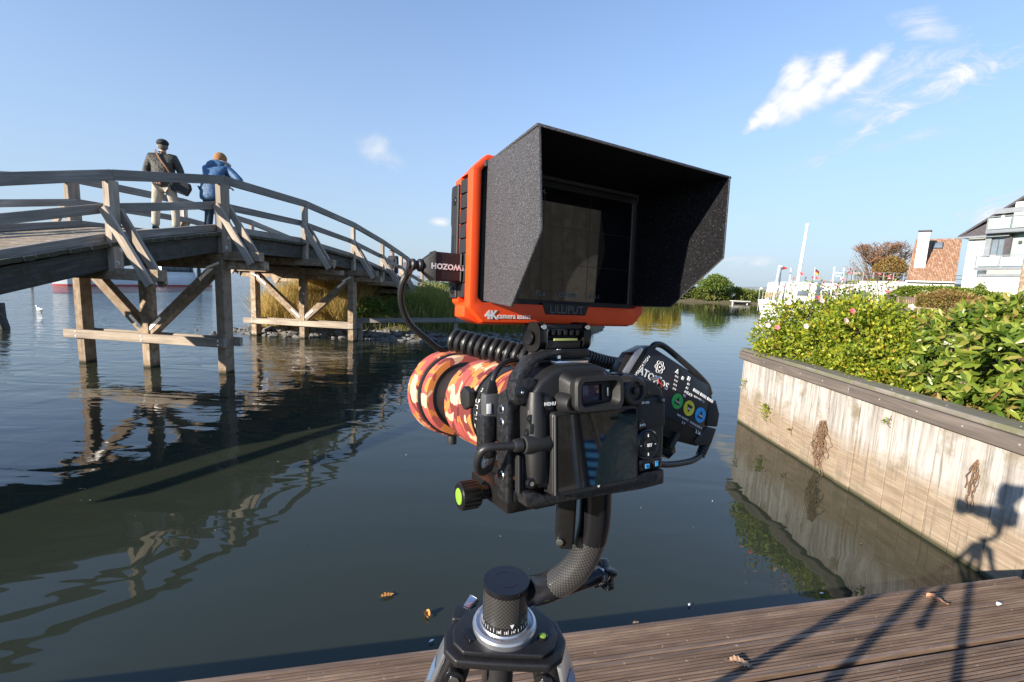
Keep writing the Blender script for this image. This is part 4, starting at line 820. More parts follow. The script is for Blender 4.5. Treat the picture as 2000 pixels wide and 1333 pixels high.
# middle garden
M_hedge = leafmat('hedge_leaf', [(0, (.07, .12, .015)), (.5, (.15, .21, .025)), (1, (.25, .29, .04))], .3)
def hedge(name, label, a, c, z1, th, n, mat, seed, ln=.10):
    r_ = np.random.RandomState(seed); a = Vector(a); c = Vector(c); d_ = (c-a); root = thing(name, label, 'hedge', Matrix.Translation(a) @ Matrix.Rotation(math.atan2(d_.y, d_.x), 4, 'Z')); Lg = d_.length; H = z1-a.z
    f = r_.choice(4, n, p=[.5, .28, .14, .08]); u = r_.uniform(0, 1, (n, 3)); p = np.empty((n, 3)); nn = np.empty((n, 3))
    for k, (fix, val, nv) in enumerate(((1, -th/2, (0, -1, 0)), (2, H, (0, 0, 1)), (0, 0, (-1, 0, 0)), (1, th/2, (0, 1, 0)))):
        s_ = f == k; q = np.c_[u[s_, 0]*Lg, (u[s_, 1]-.5)*th, u[s_, 2]*H]; q[:, fix] = val+r_.normal(0, .05, s_.sum()); p[s_] = q; nn[s_] = nv
    p[:, 2] += .12*np.sin(p[:, 0]*1.1); scatter('foliage', p, unit(nn+r_.normal(0, .8, nn.shape)), ln, ln*.55, mat, root, r_)['kind'] = 'stuff'
    bm = B(); bb(bm, (.1, -th/2+.12, 0), (Lg-.1, th/2-.12, H-.15)); mk('hedge_core', bm, M_bark, root); return root
ha, hb = atY(1757, 600, 21), atY(1968, 600, 20); ha.z = hb.z = 1.06
hedge('clipped_hedge', 'long clipped green hedge in front of the tiled house', ha, hb, atY(1850, 570, 20.5).z, 1.0, 9000, M_hedge, 3)
def blob(name, label, cat, px, py, Y, R3, n, mat, ln, wd, seed, group=None):
    c = atY(px, py, Y); return shrub(name, label, cat, (c.x, c.y, max(c.z, 1.06+R3[2]*.6)), R3, n, mat, ln, wd, 7, seed, LEAF4, group)
M_brown = leafmat('russet_leaf', [(0, (.16, .09, .03)), (.5, (.32, .20, .07)), (1, (.42, .32, .10))], .35, .6)
blob('bush', 'rounded bright green bush at the left end of the clipped hedge', 'bush', 1768, 590, 17.5, (.75, .7, .75), 4000, M_hedge, .075, .045, 31)
blob('bush', 'russet brown shrub in front of the clipped hedge', 'bush', 1850, 592, 15.5, (1.25, .7, .55), 4200, M_brown, .07, .04, 32)
blob('bush', 'second russet shrub further right beyond the rhododendron', 'bush', 1925, 604, 13.5, (.8, .6, .38), 2600, M_brown, .06, .035, 33)
blob('bush', 'small white flowering bush between the rose bush and the rhododendron', 'bush', 1792, 668, 7.6, (.45, .4, .22), 1700, leafmat('white_bloom', [(0, (.2, .26, .08)), (.35, (.3, .3, .12)), (.5, (.75, .72, .62)), (1, (.85, .82, .74))], .3), .05, .04, 34)
blob('bush', 'yellowish low bush in front of the garden chair', 'bush', 1822, 640, 10.0, (.6, .5, .22), 1700, M_shrubm, .06, .035, 35)
blob('conifer', 'small pointed conifer at the corner of the white building', 'conifer', 1913, 578, 26, (.32, .32, 1.0), 1800, M_hedge, .09, .05, 36)
for k, (a, c, y) in enumerate(((1790, 622, 14), (1808, 662, 8.5))):
    q = atY(a, c, y); st_ = thing('stepping_stone', ['pale flat paving slab in front of the garden chair', 'pale flat stone beside the white flowers'][k], 'stone', Vector((q.x, q.y, 1.06))); bm = B(); box(bm, (0, 0, .03), (1.1-.5*k, .8-.3*k, .07)); mk('slab', bm, M_rock, st_, .015)
# garden chair
q = atY(1790, 620, 13.5); ch = thing('garden_chair', 'wooden garden armchair on the lawn between the two big bushes', 'chair', yawM(Vector((q.x, q.y, 1.06)), .25)); ch.rotation_euler = (0, 0, .25)
cw, cd_ = .64, .52
def chb(name, a, c, w, h): o = beam(name, a, c, w, h, M_garden); o.parent = ch; return o
for sx in (-1, 1):
    chb('leg', (sx*cw/2, -cd_/2, 0), (sx*cw/2, -cd_/2, .62), .06, .06); chb('leg', (sx*cw/2, cd_/2, 0), (sx*cw/2, cd_/2+.10, .95), .06, .06); chb('armrest', (sx*cw/2, -cd_/2-.05, .645), (sx*cw/2, cd_/2+.04, .655), .08, .035)
for k in range(6): chb('seat_slat', (-cw/2+.02, -cd_/2+.04+k*.088, .40), (cw/2-.02, -cd_/2+.04+k*.088, .40), .07, .02)
for k in range(7): chb('back_slat', (-cw/2+.075+k*.082, cd_/2+.02, .46), (-cw/2+.075+k*.082, cd_/2+.09, .90), .055, .02)
chb('top_rail', (-cw/2, cd_/2+.10, .92), (cw/2, cd_/2+.10, .92), .04, .09); chb('front_rail', (-cw/2, -cd_/2, .36), (cw/2, -cd_/2, .36), .03, .07)
for k, (a, c) in enumerate(((1775, 607), (1793, 612))):
    pass
# ================================================= buildings
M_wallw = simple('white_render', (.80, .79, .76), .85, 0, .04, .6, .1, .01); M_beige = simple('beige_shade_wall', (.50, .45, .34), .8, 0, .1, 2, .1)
M_slate = simple('dark_roof_tiles', (.075, .068, .075), .7, 0, .3, 9, .4, .02); M_gutter = simple('grey_metal_trim', (.32, .34, .36), .45, .4, .1, 3, 0)
M_tile = leafmat('clay_tile', [(0, (.27, .15, .095)), (.5, (.34, .20, .13)), (.85, (.40, .25, .165)), (1, (.48, .34, .25))], 0, .7)
M_glassg = simple('frosted_balcony_glass', (.36, .46, .43), .25, 0, .08, 3, 0); M_pane = simple('window_pane', (.16, .20, .24), .08, 0, .2, 1.5, 0)
# tiled annex : local frame at its left eave corner, x along the eave
g0 = atY(1770, 548, 36.0); g1 = atY(1866, 549, 34.1); ex = (g1-g0); ex.z = 0; WA = ex.length; ya = math.atan2(ex.y, ex.x); ze = g0.z-1.06; zr = atY(1835, 469, 37.8).z-1.06
h1 = thing('tiled_house', 'low house with orange clay tile roof and white chimney left of the white building', 'house', Matrix.Translation(Vector((g0.x, g0.y, 1.06))) @ Matrix.Rotation(ya, 4, 'Z')); bpy.context.view_layer.update()
DP = 3.6
bm = B(); bb(bm, (.05, .25, 0), (WA-.02, 6.2, ze-.1)); prism(bm, [(.25, ze-.1), (6.2, ze-.1), (DP, zr-.1)], .05, WA-.05, lambda u, v, w: (w, u, v)); mk('wall', bm, M_wallw, h1, smooth=False)
V = []; F = []; nr, nc_ = 24, 30; rt = random.Random(4)
for r_ in range(nr):
    t0, t1 = r_/nr, (r_+1.12)/nr
    for c in range(nc_):
        x0, x1 = WA*c/nc_, WA*(c+.94)/nc_; xm = (x0+x1)/2; q = len(V); j = rt.uniform(-.008, .008)
        for t, hh in ((t0, .075), (t1, .03)):
            y_, z_ = -.1+(DP+.1)*t, ze+(zr-ze)*t+hh+j; V += [(x0, y_, z_), (xm, y_-.02, z_+.055), (x1, y_, z_)]
        V += [(x0, -.1+(DP+.1)*t0, ze+(zr-ze)*t0-.01), (x1, -.1+(DP+.1)*t0, ze+(zr-ze)*t0-.01)]; F += [(q, q+1, q+4, q+3), (q+1, q+2, q+5, q+4), (q+6, q+7, q+2, q+1), (q+6, q+1, q, q+6)]
V = [v for v in V]; F = [f for f in F if len(set(f)) == 4]
rf = npmesh('roof_tiles', V, F, M_tile, h1); rf['kind'] = 'stuff'
bm = B(); prism(bm, [(0, ze-.06), (DP, zr-.03), (6.4, ze-.06), (6.4, ze-.16), (DP, zr-.13), (0, ze-.16)], 0, WA, lambda u, v, w: (w, u, v)); mk('roof', bm, M_slate, h1, smooth=False)
bm = B(); bb(bm, (-.05, -.22, ze-.14), (WA+.05, -.08, ze-.02)); mk('gutter', bm, M_gutter, h1, .02)
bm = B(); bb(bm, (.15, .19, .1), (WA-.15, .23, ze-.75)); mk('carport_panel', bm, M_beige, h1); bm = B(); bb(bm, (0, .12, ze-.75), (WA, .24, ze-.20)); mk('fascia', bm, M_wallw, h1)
xc = WA*.22; bm = B(); bb(bm, (xc-.33, .95, ze+.6), (xc+.33, 1.6, zr+.35)); mk('chimney', bm, M_wallw, h1, .01); bm = B(); bb(bm, (xc-.40, .88, zr+.42), (xc+.40, 1.67, zr+.50)); mk('chimney_cap', bm, M_slate, h1, .01)
bm = B(); box(bm, (0, 0, 0), (.62, .75, .09)); o = mk('skylight', bm, M_slate, h1, .01); o.matrix_local = T(WA*.52, DP*.80, ze+(zr-ze)*.80+.14) @ RX(math.degrees(math.atan2(zr-ze, DP))); bm = B(); box(bm, (0, 0, .055), (.48, .6, .02)); mk('pane', bm, M_pane, o)
# white apartment building
def bx(px, py, Y): return atY(px, py, Y)
c0 = bx(1872, 590, 33.5); ye = math.radians(-72); wb = thing('apartment_building', 'white apartment building with dark roof and glass balconies at the right edge', 'building', Matrix.Translation(Vector((c0.x, c0.y, 1.06))) @ Matrix.Rotation(ye, 4, 'Z')); bpy.context.view_layer.update()
iw = wb.matrix_world.inverted()
def lw(px, py, yl=0.0):
    """photograph measurement -> (x, z) on the plane at local depth yl of the facade"""
    v = ray(px, py); o = iw @ EYE; d_ = iw.to_3x3() @ v; t = (yl-o.y)/d_.y; q = o+d_*t; return q.x, q.z
ex_, ez = lw(1876, 463); rx_, rz_ = lw(2030, 372); 
bm = B(); bb(bm, (0, 0, -.2), (12, 9, ez-.05)); prism(bm, [(.0, ez-.05), (12, ez-.05), (12, rz_+(12-rx_)*.3), (rx_, rz_-.15)], .02, 8.98, lambda u, v, w: (u, w, v)); mk('wall', bm, M_wallw, wb, smooth=False)
bm = B(); prism(bm, [(-.45, ez-.14), (-.45, ez+.02), (rx_, rz_+.08), (13, rz_+3), (13, rz_+2.8), (rx_, rz_-.1)], -.45, 9.4, lambda u, v, w: (u, w, v)); mk('roof', bm, M_slate, wb, smooth=False)
bm = B(); prism(bm, [(-.35, ez-.05), (3.6, ez-.05), (3.6, ez+2.2)], -.40, -.06, lambda u, v, w: (u, w, v)); mk('roof_apron', bm, M_slate, wb, smooth=False)
bm = B(); bb(bm, (-.5, -.55, ez-.20), (2.4, -.42, ez-.06)); mk('gutter', bm, M_gutter, wb, .02)
def balc(px0, pyt, pyb, x1, dep, nm):
    x0, zt = lw(px0, pyt, -dep); _, zb = lw(px0, pyb, -dep); bm = B(); bb(bm, (x0, -dep, zb-.22), (x1, -.003, zb)); bal = mk('balcony', bm, M_gutter, wb, .01)
    n_ = 6; wseg = 1.25
    for k in range(n_):
        a = x0+.06+k*wseg
        if a+wseg > x1: break
        bm = B(); bb(bm, (a, -dep+.02, zb+.04), (a+wseg-.10, -dep+.045, zt-.12)); mk('glass_panel', bm, M_glassg, bal); bm = B(); bb(bm, (a-.06, -dep, zb), (a-.01, -dep+.05, zt)); mk('rail_post', bm, M_gutter, bal)
    bm = B(); bb(bm, (x0, -dep-.01, zt-.05), (x1, -dep+.05, zt)); bb(bm, (x0, -dep+.06, zt-.05), (x0+.05, -.01, zt)); mk('top_rail', bm, M_gutter, bal); bm = B(); bb(bm, (x0+.01, -dep+.07, zb+.04), (x0+.03, -.06, zt-.12)); mk('glass_panel', bm, M_glassg, bal)
balc(1906, 500, 522, 9, 1.3, 'lower'); balc(1930, 424, 450, 9, 1.0, 'upper')
def rect(nm, a, c, dpt, mat, parent=None, th=.06):
    x0, z1 = lw(*a, -dpt); x1, z0 = lw(*c, -dpt); bm = B(); bb(bm, (x0, -dpt-th, min(z0, z1)), (x1, -dpt, max(z0, z1))); return mk(nm, bm, mat, parent or wb, .008, seg=1)
w1 = rect('window', (1936, 462), (1967, 500), .01, M_paintw); rect('pane', (1938, 466), (1948, 498), .075, M_pane, w1, .02); rect('pane', (1951, 466), (1965, 498), .075, M_pane, w1, .02)
d1 = rect('loggia_wall', (1972, 458), (2030, 500), .01, M_glassg); rect('post', (1967, 456), (1972, 502), .15, M_slate, None, .12); rect('post', (1929, 456), (1933, 500), .15, M_gutter, None, .12)
rect('dormer', (1990, 396), (2060, 430), .5, M_wallw, None, .3); rect('dormer_trim', (1950, 410), (2010, 414), .5, M_gutter, None, .35); rect('drainpipe', (1959, 414), (1963, 428), .5, M_paintw, None, .1); rect('lamp', (1991, 471), (1996, 476), .12, M_slate, None, .1)
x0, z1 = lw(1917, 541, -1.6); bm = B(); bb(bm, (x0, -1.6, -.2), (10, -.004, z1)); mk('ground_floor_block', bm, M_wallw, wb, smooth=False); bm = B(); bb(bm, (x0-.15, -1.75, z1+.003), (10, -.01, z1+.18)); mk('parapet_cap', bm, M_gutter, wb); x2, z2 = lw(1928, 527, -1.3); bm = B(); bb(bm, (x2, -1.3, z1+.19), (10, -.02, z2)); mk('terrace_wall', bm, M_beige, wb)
d2 = rect('door', (1956, 564), (1986, 592), 1.602, M_paintw, None, .05); rect('door_panel', (1960, 568), (1982, 592), 1.66, M_wallw, d2, .02)
q = bx(1990, 595, 14.5); ps = thing('garden_post', 'thick weathered brown post standing in front of the white building', 'post', Vector((q.x, q.y, 1.06))); bm = B(); tp = bx(1996, 478, 14.5); cyl(bm, (0, 0, 0), (.0, 0, 2.9), .085, .08, 12); mk('pole', bm, M_warm, ps); bm = B(); lathe(bm, [(2.9, .09), (2.93, .09), (2.96, .02)], axis='Z', seg=12); mk('pole_cap', bm, M_gutter, ps)
# trees behind the boat
M_redl = leafmat('red_autumn_leaf', [(0, (.18, .07, .03)), (.6, (.36, .14, .06)), (1, (.45, .24, .09))], .3, .6)
def baretree():
    r_ = random.Random(6); b0 = atY(1712, 560, 46); root = thing('bare_tree', 'wide half bare tree with sparse reddish leaves behind the white houseboat', 'tree', Vector((b0.x, b0.y, 1.0))); bm = B(); tips = []
    def grow(p, d, l, r, dep):
        if dep == 0: tips.append(p); return
        q = p+d*l; tube(bm, [p, p.lerp(q, .5)+Vector((r_.uniform(-1, 1), r_.uniform(-1, 1), r_.uniform(-.5, 1)))*l*.06, q], [r, r*.85, r*.68], 5 if dep > 3 else 3)
        for k in range(3 if dep > 4 else 2 + (r_.random() < .55)):
            nd = (d+Vector((r_.uniform(-1, 1), r_.uniform(-1, 1), r_.uniform(-.25, .65)))*.62).normalized(); nd.z = max(nd.z, -.08); grow(q, nd, l*r_.uniform(.70, .86), r*.62, dep-1)
        if dep < 4: tips.append(q)
    grow(Vector((0, 0, 0)), Vector((0, 0, 1)), 1.05, .24, 7); P_ = np.array([tuple(t) for t in tips]); mxx = np.abs(P_[:, :2]).max(); mz = P_[:, 2].max()
    mx_, my_ = np.median(P_[:, 0]), np.median(P_[:, 1]); sk = np.clip(P_[:, 2]/mz, 0, 1); P_[:, 0] -= mx_*sk; P_[:, 1] -= my_*sk; mxx = np.percentile(np.abs(P_[:, 0]), 97); sx, szz = 3.3/mxx, 6.3/mz
    for v in bm.verts: t_ = max(0, min(1, v.co.z/mz)); v.co = ((v.co.x-mx_*t_)*sx, (v.co.y-my_*t_)*sx, v.co.z*szz)
    ra = np.random.RandomState(2); tw, _ = crown_pts(ra, 150, [((.35, 0, 3.7), (3.2, 2.6, 2.5))], .55)
    for t in tw: a_ = Vector((.2*t[0], .2*t[1], 1.6)); c_ = Vector(t); tube(bm, smoothpts([a_, a_.lerp(c_, .55)+Vector((0, 0, .25)), c_], 2), [.05, .04, .03, .022, .014], 3)
    mk('trunk', bm, M_bark, root); P_ = P_*np.array((sx, sx, szz)); P2 = np.repeat(P_, 2, 0)+ra.normal(0, .12, (len(P_)*2, 3)); 0
    pd_, _ = crown_pts(ra, 2200, [((.35, 0, 3.7), (3.2, 2.6, 2.5))], .3); P2 = np.r_[P2[ra.rand(len(P2)) < .7], pd_]; scatter('leaves', P2[:9000], unit(ra.normal(size=(len(P2[:9000]), 3))), .12, .08, M_redl, root, ra)['kind'] = 'stuff'
baretree()
g_ = atY(1738, 540, 42); tree('round_tree', 'compact rounded olive brown tree in front of the bare tree', (g_.x, 42, 1.06), 4, (1.35, 1.2, 1.25), atY(1738, 524, 42).z-1.06, 5200, M_brown, .15, 41, .15, None, .6)
# ================================================= white houseboat and masts
YB = 38.0; sh = thing('houseboat', 'large white ship with cabin windows moored behind the rose bush', 'boat', Vector((atY(1478, 600, YB).x, YB, 0))); bpy.context.view_layer.update()
def sxz(px, py, y=YB): q = atY(px, py, y); return q.x-sh.location.x, q.z
LBX = 15.5
bm = B(); prism(bm, [(0, .0), (1.6, -1.1), (4, -1.7), (LBX, -1.9), (LBX, 1.9), (4, 1.7), (1.6, 1.1)], -.4, lambda u, v: 1.35-.02*u, XY)
for v in bm.verts:
    if v.co.z < 0: v.co.x += .5
mk('hull', bm, M_hullw, sh, .04); bm = B(); prism(bm, [(.06, 0), (1.6, -1.13), (4, -1.73), (LBX, -1.93), (LBX, 1.93), (4, 1.73), (1.6, 1.13)], .92, 1.02, XY); mk('rubbing_strake', bm, M_wood, sh)
x0, zt = sxz(1518, 550); x1, zb = sxz(1790, 590); bm = B(); prism(bm, [(x0, 1.2), (x0+.12, zt-.12), (x0+.5, zt), (x1, zt), (x1, 1.2)], -1.6, 1.6, XZ); mk('cabin', bm, M_paintw, sh, .06, seg=3)
xa, _ = sxz(1700, 555); bm = B(); bb(bm, (xa, -1.3, zt+.003), (x1+4, 1.5, zt+.35)); mk('upper_deckhouse', bm, M_paintw, sh, .03)
for (a, c) in (((1527, 567), (1553, 577)), ((1580, 567), (1606, 577)), ((1640, 568), (1665, 577)), ((1725, 571), (1750, 583)), ((1753, 571), (1764, 582))):
    (u0, v0_), (u1, v1) = sxz(*a), sxz(*c); bm = B(); bb(bm, (u0, -1.66, v1), (u1, -1.61, v0_)); w_ = mk('window', bm, M_gutter, sh, .05, seg=3); bm = B(); bb(bm, (u0+.1, -1.69, v1+.08), (u1-.1, -1.665, v0_-.08)); mk('pane', bm, M_pane, w_, .01)
bm = B()
for k in range(14): x = .25+.17*k; w_ = min(1.7, .1+x*.62); cyl(bm, (x, -w_, 1.3), (x, -w_, 1.95), .018, seg=5)
for zz_ in (1.95, 1.62): tube(bm, [(.25, -.2, zz_), (1.6, -1.05, zz_), (2.6, -1.6, zz_)], .02, 5)
mk('bow_railing', bm, M_gutter, sh); bm = B()
for k in range(16): cyl(bm, (xa-2.5+k*.8, -1.35, zt+.36 if xa-2.5+k*.8 > xa else zt), (xa-2.5+k*.8, -1.35, zt+1.0), .02, seg=5)
for zz_ in (.72, 1.0): cyl(bm, (xa-2.5, -1.35, zt+zz_), (xa+9.5, -1.35, zt+zz_), .02, seg=5)
mk('roof_railing', bm, M_gutter, sh)
u0, z0_ = sxz(1502, 572); u1, z1_ = sxz(1517, 586); M_straw = simple('straw_thatch', (.40, .27, .10), .9, 0, .3, 12, .8, .03)
bm = B(); prism(bm, [(u0-.1, z1_+.1), (u0+.05, z0_+.05), (u1+.25, z0_+.05), (u1+.35, z1_+.1)], -.5, .5, XZ); mk('thatched_hutch', bm, M_straw, sh, .04)
def pole(label, top, bot, Y, r, mat, cat='flagpole', name='flagpole', zb=None):
    a, c = atY(*top, Y), atY(*bot, Y); 
    if zb is not None: c = c+(c-a)*((c.z-zb)/(a.z-c.z))
    root = thing(name, label, cat, c); d_ = a-c; bm = B(); cyl(bm, (0, 0, 0), d_, r, r*.6, 10); mk('pole', bm, mat, root); bm = B(); sph(bm, d_, r*.9, 10); mk('truck', bm, mat, root); return root, d_
pole('tall white leaning mast rising above the rose bush', (1577, 440), (1559, 545), 34, .14, M_paintw, 'mast', 'mast', 1.1)
pole('left one of two slim white masts beside the ship cabin', (1522, 520), (1513, 572), 36, .085, M_paintw, 'mast', 'mast', 1.2)
r1, d_ = pole('right one of two slim white masts, with a small red pennant', (1526, 521), (1520, 572), 36.3, .085, M_paintw, 'mast', 'mast', 1.2)
bm = B(); prism(bm, [(0, 0), (.5, .1), (.1, .28)], -.01, .01, lambda u, v, w: (u, w, v)); o = mk('pennant', bm, M_red, r1); o.location = d_+Vector((.05, 0, -.25))
pole('thin short white pole between the masts and the tall leaning one', (1545, 525), (1541, 555), 37, .05, M_paintw, 'mast', 'mast', 2.0)
r1, d_ = pole('white pole flying a small black red and gold flag', (1592, 524), (1590, 548), 33, .03, M_paintw, 'flagpole', 'flagpole', 3.0)
for k, cmat in enumerate((simple('flag_black', (.012, .012, .012), .8, 0, .1, 10, 0), simple('flag_red', (.55, .02, .02), .8, 0, .1, 10, 0), simple('flag_gold', (.75, .50, .02), .8, 0, .1, 10, 0))):
    V = []; F = []
    for i in range(9):
        t = i/8; x = .35*t+.02; y_ = .03*math.sin(t*7); z_ = -.02-.24*t-.10*k; V += [(x, y_, z_), (x, y_+.005, z_-.10)]
    V = [(v[0]*.9, v[1], v[2]) for v in V]
    for i in range(8): q = i*2; F.append((q, q+1, q+3, q+2))
    o = npmesh('flag_stripe', V, F, cmat, r1); o.location = d_
q = atY(1635, 555, 33); sg = thing('info_board', 'pale blue framed sign board standing up behind the pink roses', 'sign', Vector((q.x, q.y, 1.06))); bpy.context.view_layer.update(); M_signb = simple('sign_blue_grey', (.30, .40, .50), .5, 0, .35, 5, 0)
a = atY(1626, 529, 33); c = atY(1641, 545, 33); dx, dz_ = (c.x-a.x), a.z-c.z; zc = (a.z+c.z)/2-1.06
bm = B(); box(bm, (0, 0, zc), (dx, .06, dz_)); mk('panel', bm, M_signb, sg, .01); bm = B(); box(bm, (-dx/2-.03, 0, zc/2+.25), (.05, .07, zc+.6)); mk('frame_post', bm, M_paintw, sg); bm = B(); box(bm, (dx/2+.03, 0, zc/2+.25), (.05, .07, zc+.5)); mk('frame_post', bm, M_paintw, sg)
for k in range(2):
    bm = B(); box(bm, (0, -.035, zc+.12-.2*k), (dx*.6, .012, .06)); mk('printed_line', bm, M_white, sg)
lp = atY(1483, 575, 40); la = thing('quay_lamp', 'thin lamp post with round white head by the ship bow', 'lamp post', Vector((lp.x, lp.y, .3))); bm = B(); cyl(bm, (0, 0, 0), (0, 0, 1.95), .03, seg=6); mk('post', bm, M_gutter, la); bm = B(); sph(bm, (.12, 0, 1.95), .13, 12, (1, 1, .7)); mk('lamp_head', bm, M_paintw, la)
hp = thing('low_white_hall', 'long white flat building behind the ship, left of the tiled house', 'building', Vector((atY(1650, 560, 44).x, 44, 1.0))); bpy.context.view_layer.update()
u0 = atY(1600, 552, 44); u1 = atY(1775, 560, 44); bm = B(); bb(bm, (0, 0, 0), (u1.x-hp.location.x, 4, atY(1720, 556, 44).z-1.0)); mk('wall', bm, M_wallw, hp); bm = B(); bb(bm, (-.2, -.2, atY(1720, 556, 44).z-.997), (u1.x-hp.location.x, 4.2, atY(1720, 552, 44).z-1.0)); mk('roof', bm, M_gutter, hp)
# ================================================= camera rig on the tripod
def frame_at(yaw, pitch, roll, loc): return Matrix.Translation(loc) @ Matrix.Rotation(yaw, 4, 'Z') @ Matrix.Rotation(pitch, 4, 'X') @ Matrix.Rotation(roll, 4, 'Y')
MM = frame_at(.52074, -.05594, .02557, (.0452, .41101, 1.96337)); MC = frame_at(.48869, -.13241, .01785, (.06857, .34022, 1.83333))
def lp(M, px, py, yl):
    iv = M.inverted(); o = iv @ EYE; d_ = iv.to_3x3() @ ray(px, py); t = (yl-o.y)/d_.y; return o+d_*t
def rrloft(bm, rings, cx=0, cz=0, rad=.4, nseg=6, cap0=True, cap1=True, wrap='XZ'):
    """rings: (y, half width, half height[, dz]) rounded-rectangle loops"""
    Rg = []
    for rg in rings:
        y, hw, hh = rg[:3]; ddz = rg[3] if len(rg) > 3 else 0; r = min(hw, hh)*rad; loop = []
        for (sx, sz, a0) in ((1, 1, 0), (-1, 1, 90), (-1, -1, 180), (1, -1, 270)):
            for k in range(nseg+1):
                a = math.radians(a0+90*k/nseg); loop.append(bm.verts.new((cx+sx*(hw-r)+r*math.cos(a), y, cz+ddz+sz*(hh-r)+r*math.sin(a))))
        Rg.append(loop)
    n = len(Rg[0])
    for a, c in zip(Rg, Rg[1:]):
        for k in range(n): bm.faces.new((a[k], a[(k+1) % n], c[(k+1) % n], c[k]))
    if cap0: bm.faces.new(Rg[0])
    if cap1: bm.faces.new(Rg[-1][::-1])
    return bm
# ---- materials
M_orange = simple('orange_silicone', (.90, .075, .008), .48, 0, .05, 40, .08, .0005)
m, N, L, b = base('felt_hood', (.035, .035, .038), .55, 0, .6); v = coord(N, L); n1 = ntex(N, L, v, 1300, 3, .75); n2 = ntex(N, L, coord(N, L, (1, .6, 2.2)), 420, 4, .8, .6)
L.new(ramp(N, L, n1.outputs[0], [(.35, (.014, .014, .017)), (.55, (.070, .070, .077)), (.72, (.26, .26, .28))]), b.inputs['Base Color']); bump(N, L, b, fm(N, L, 'ADD', n1.outputs[0], n2.outputs[0]), 1.0, .0009); M_felt = m
m, N, L, b = base('camouflage_neoprene', (.6, .2, .05), .75, 0, .3)
uvn = N.new('ShaderNodeTexCoord'); mp = N.new('ShaderNodeMapping'); mp.inputs[3].default_value = (25, 25, 25); L.new(uvn.outputs['Object'], mp.inputs[0])
def cam(loc):
    m2 = N.new('ShaderNodeMapping'); m2.inputs[1].default_value = loc; L.new(mp.outputs[0], m2.inputs[0]); n = ntex(N, L, m2.outputs[0], 1.45, 2.2, .42, .55); return n.outputs[0]
a1, a2, a3 = cam((0, 0, 0)), cam((7, 3, 1)), cam((2, 9, 5))
st = lambda f, t: fm(N, L, 'GREATER_THAN', f, t)
c = mixc(N, L, st(a1, .505), (.66, .21, .055), (.42, .085, .070)); c = mixc(N, L, st(a2, .575), c, (.17, .035, .032)); c = mixc(N, L, st(a3, .575), c, (.74, .46, .29)); L.new(c, b.inputs['Base Color'])
n3 = ntex(N, L, coord(N, L), 1500, 2, .5); bump(N, L, b, n3.outputs[0], .3, .0004); M_camo = m
m, N, L, b = base('carbon_fibre', (.02, .02, .02), .25, 0, .6); uvc = N.new('ShaderNodeTexCoord'); mp = N.new('ShaderNodeMapping'); mp.inputs[3].default_value = (470, 470, 1); L.new(uvc.outputs['UV'], mp.inputs[0])
ck = N.new('ShaderNodeTexChecker'); ck.inputs['Scale'].default_value = 1; L.new(mp.outputs[0], ck.inputs['Vector']); L.new(ramp(N, L, ck.outputs['Fac'], [(.4, (.012, .012, .013)), (.6, (.060, .058, .055))]), b.inputs['Base Color'])
b.inputs['Coat Weight'].default_value = .6; b.inputs['Coat Roughness'].default_value = .12; b.inputs['Roughness'].default_value = .38; M_carbon = m
m, N, L, b = base('camera_magnesium', (.012, .012, .013), .46, 0, .5); n1 = ntex(N, L, coord(N, L), 1800, 2, .6); bump(N, L, b, n1.outputs[0], .35, .0003); L.new(ramp(N, L, n1.outputs[0], [(.3, (.008, .008, .009)), (.75, (.020, .020, .021))]), b.inputs['Base Color']); M_body = m
m, N, L, b = base('leatherette', (.010, .010, .010), .6, 0, .5); n1 = ntex(N, L, coord(N, L), 1100, 2, .6, 0); bump(N, L, b, n1.outputs[0], .9, .0007); M_grain = m
M_glassk = simple('black_glass', (.004, .004, .006), .035, 0, .1, 10, 0, spec=1.0); M_evf = simple('eyepiece_glass', (.035, .02, .05), .06, 0, .3, 200, 0); M_rubber = simple('eyecup_rubber', (.014, .014, .014), .55, 0, .2, 600, .2, .0003)
M_cage = simple('worn_cage_metal', (.028, .028, .030), .40, .4, .7, 300, .5, .0006); M_redp = simple('red_print', (.55, .03, .02), .4, 0, .1, 20, 0); M_bluep = simple('blue_print', (.05, .38, .75), .4, 0, .1, 20, 0)
M_grid = simple('dim_screen_print', (.022, .021, .020), .3, 0, .1, 20, 0); M_dimtext = simple('dim_blue_print', (.10, .16, .20), .3, 0, .1, 20, 0); M_embs = simple('embossed_grey', (.10, .10, .10), .5, 0, .1, 20, 0)
M_green = simple('green_print', (.02, .42, .08), .4, 0, .05, 20, 0); M_yell = simple('yellow_print', (.72, .62, .04), .4, 0, .05, 20, 0); M_recblue = simple('light_blue_print', (.03, .35, .75), .4, 0, .05, 20, 0); M_screeng = M_glassk
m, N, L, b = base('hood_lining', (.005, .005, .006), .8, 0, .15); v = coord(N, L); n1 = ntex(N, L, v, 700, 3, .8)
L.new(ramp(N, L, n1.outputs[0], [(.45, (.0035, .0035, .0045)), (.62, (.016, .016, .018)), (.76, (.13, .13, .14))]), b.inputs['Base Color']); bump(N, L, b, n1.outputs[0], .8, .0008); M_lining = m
# ---------------------------------------- field monitor
mo = thing('field_monitor', 'field monitor in bright orange rubber frame under a black felt sunhood', 'monitor', MM); bpy.context.view_layer.update()
bm = B(); rrloft(bm, [(.003, .086, .058), (.006, .0885, .0605), (.026, .0885, .0605), (.030, .085, .057)], 0, .066, .12); body = mk('body', bm, M_blackmatte, mo, .001, seg=1)
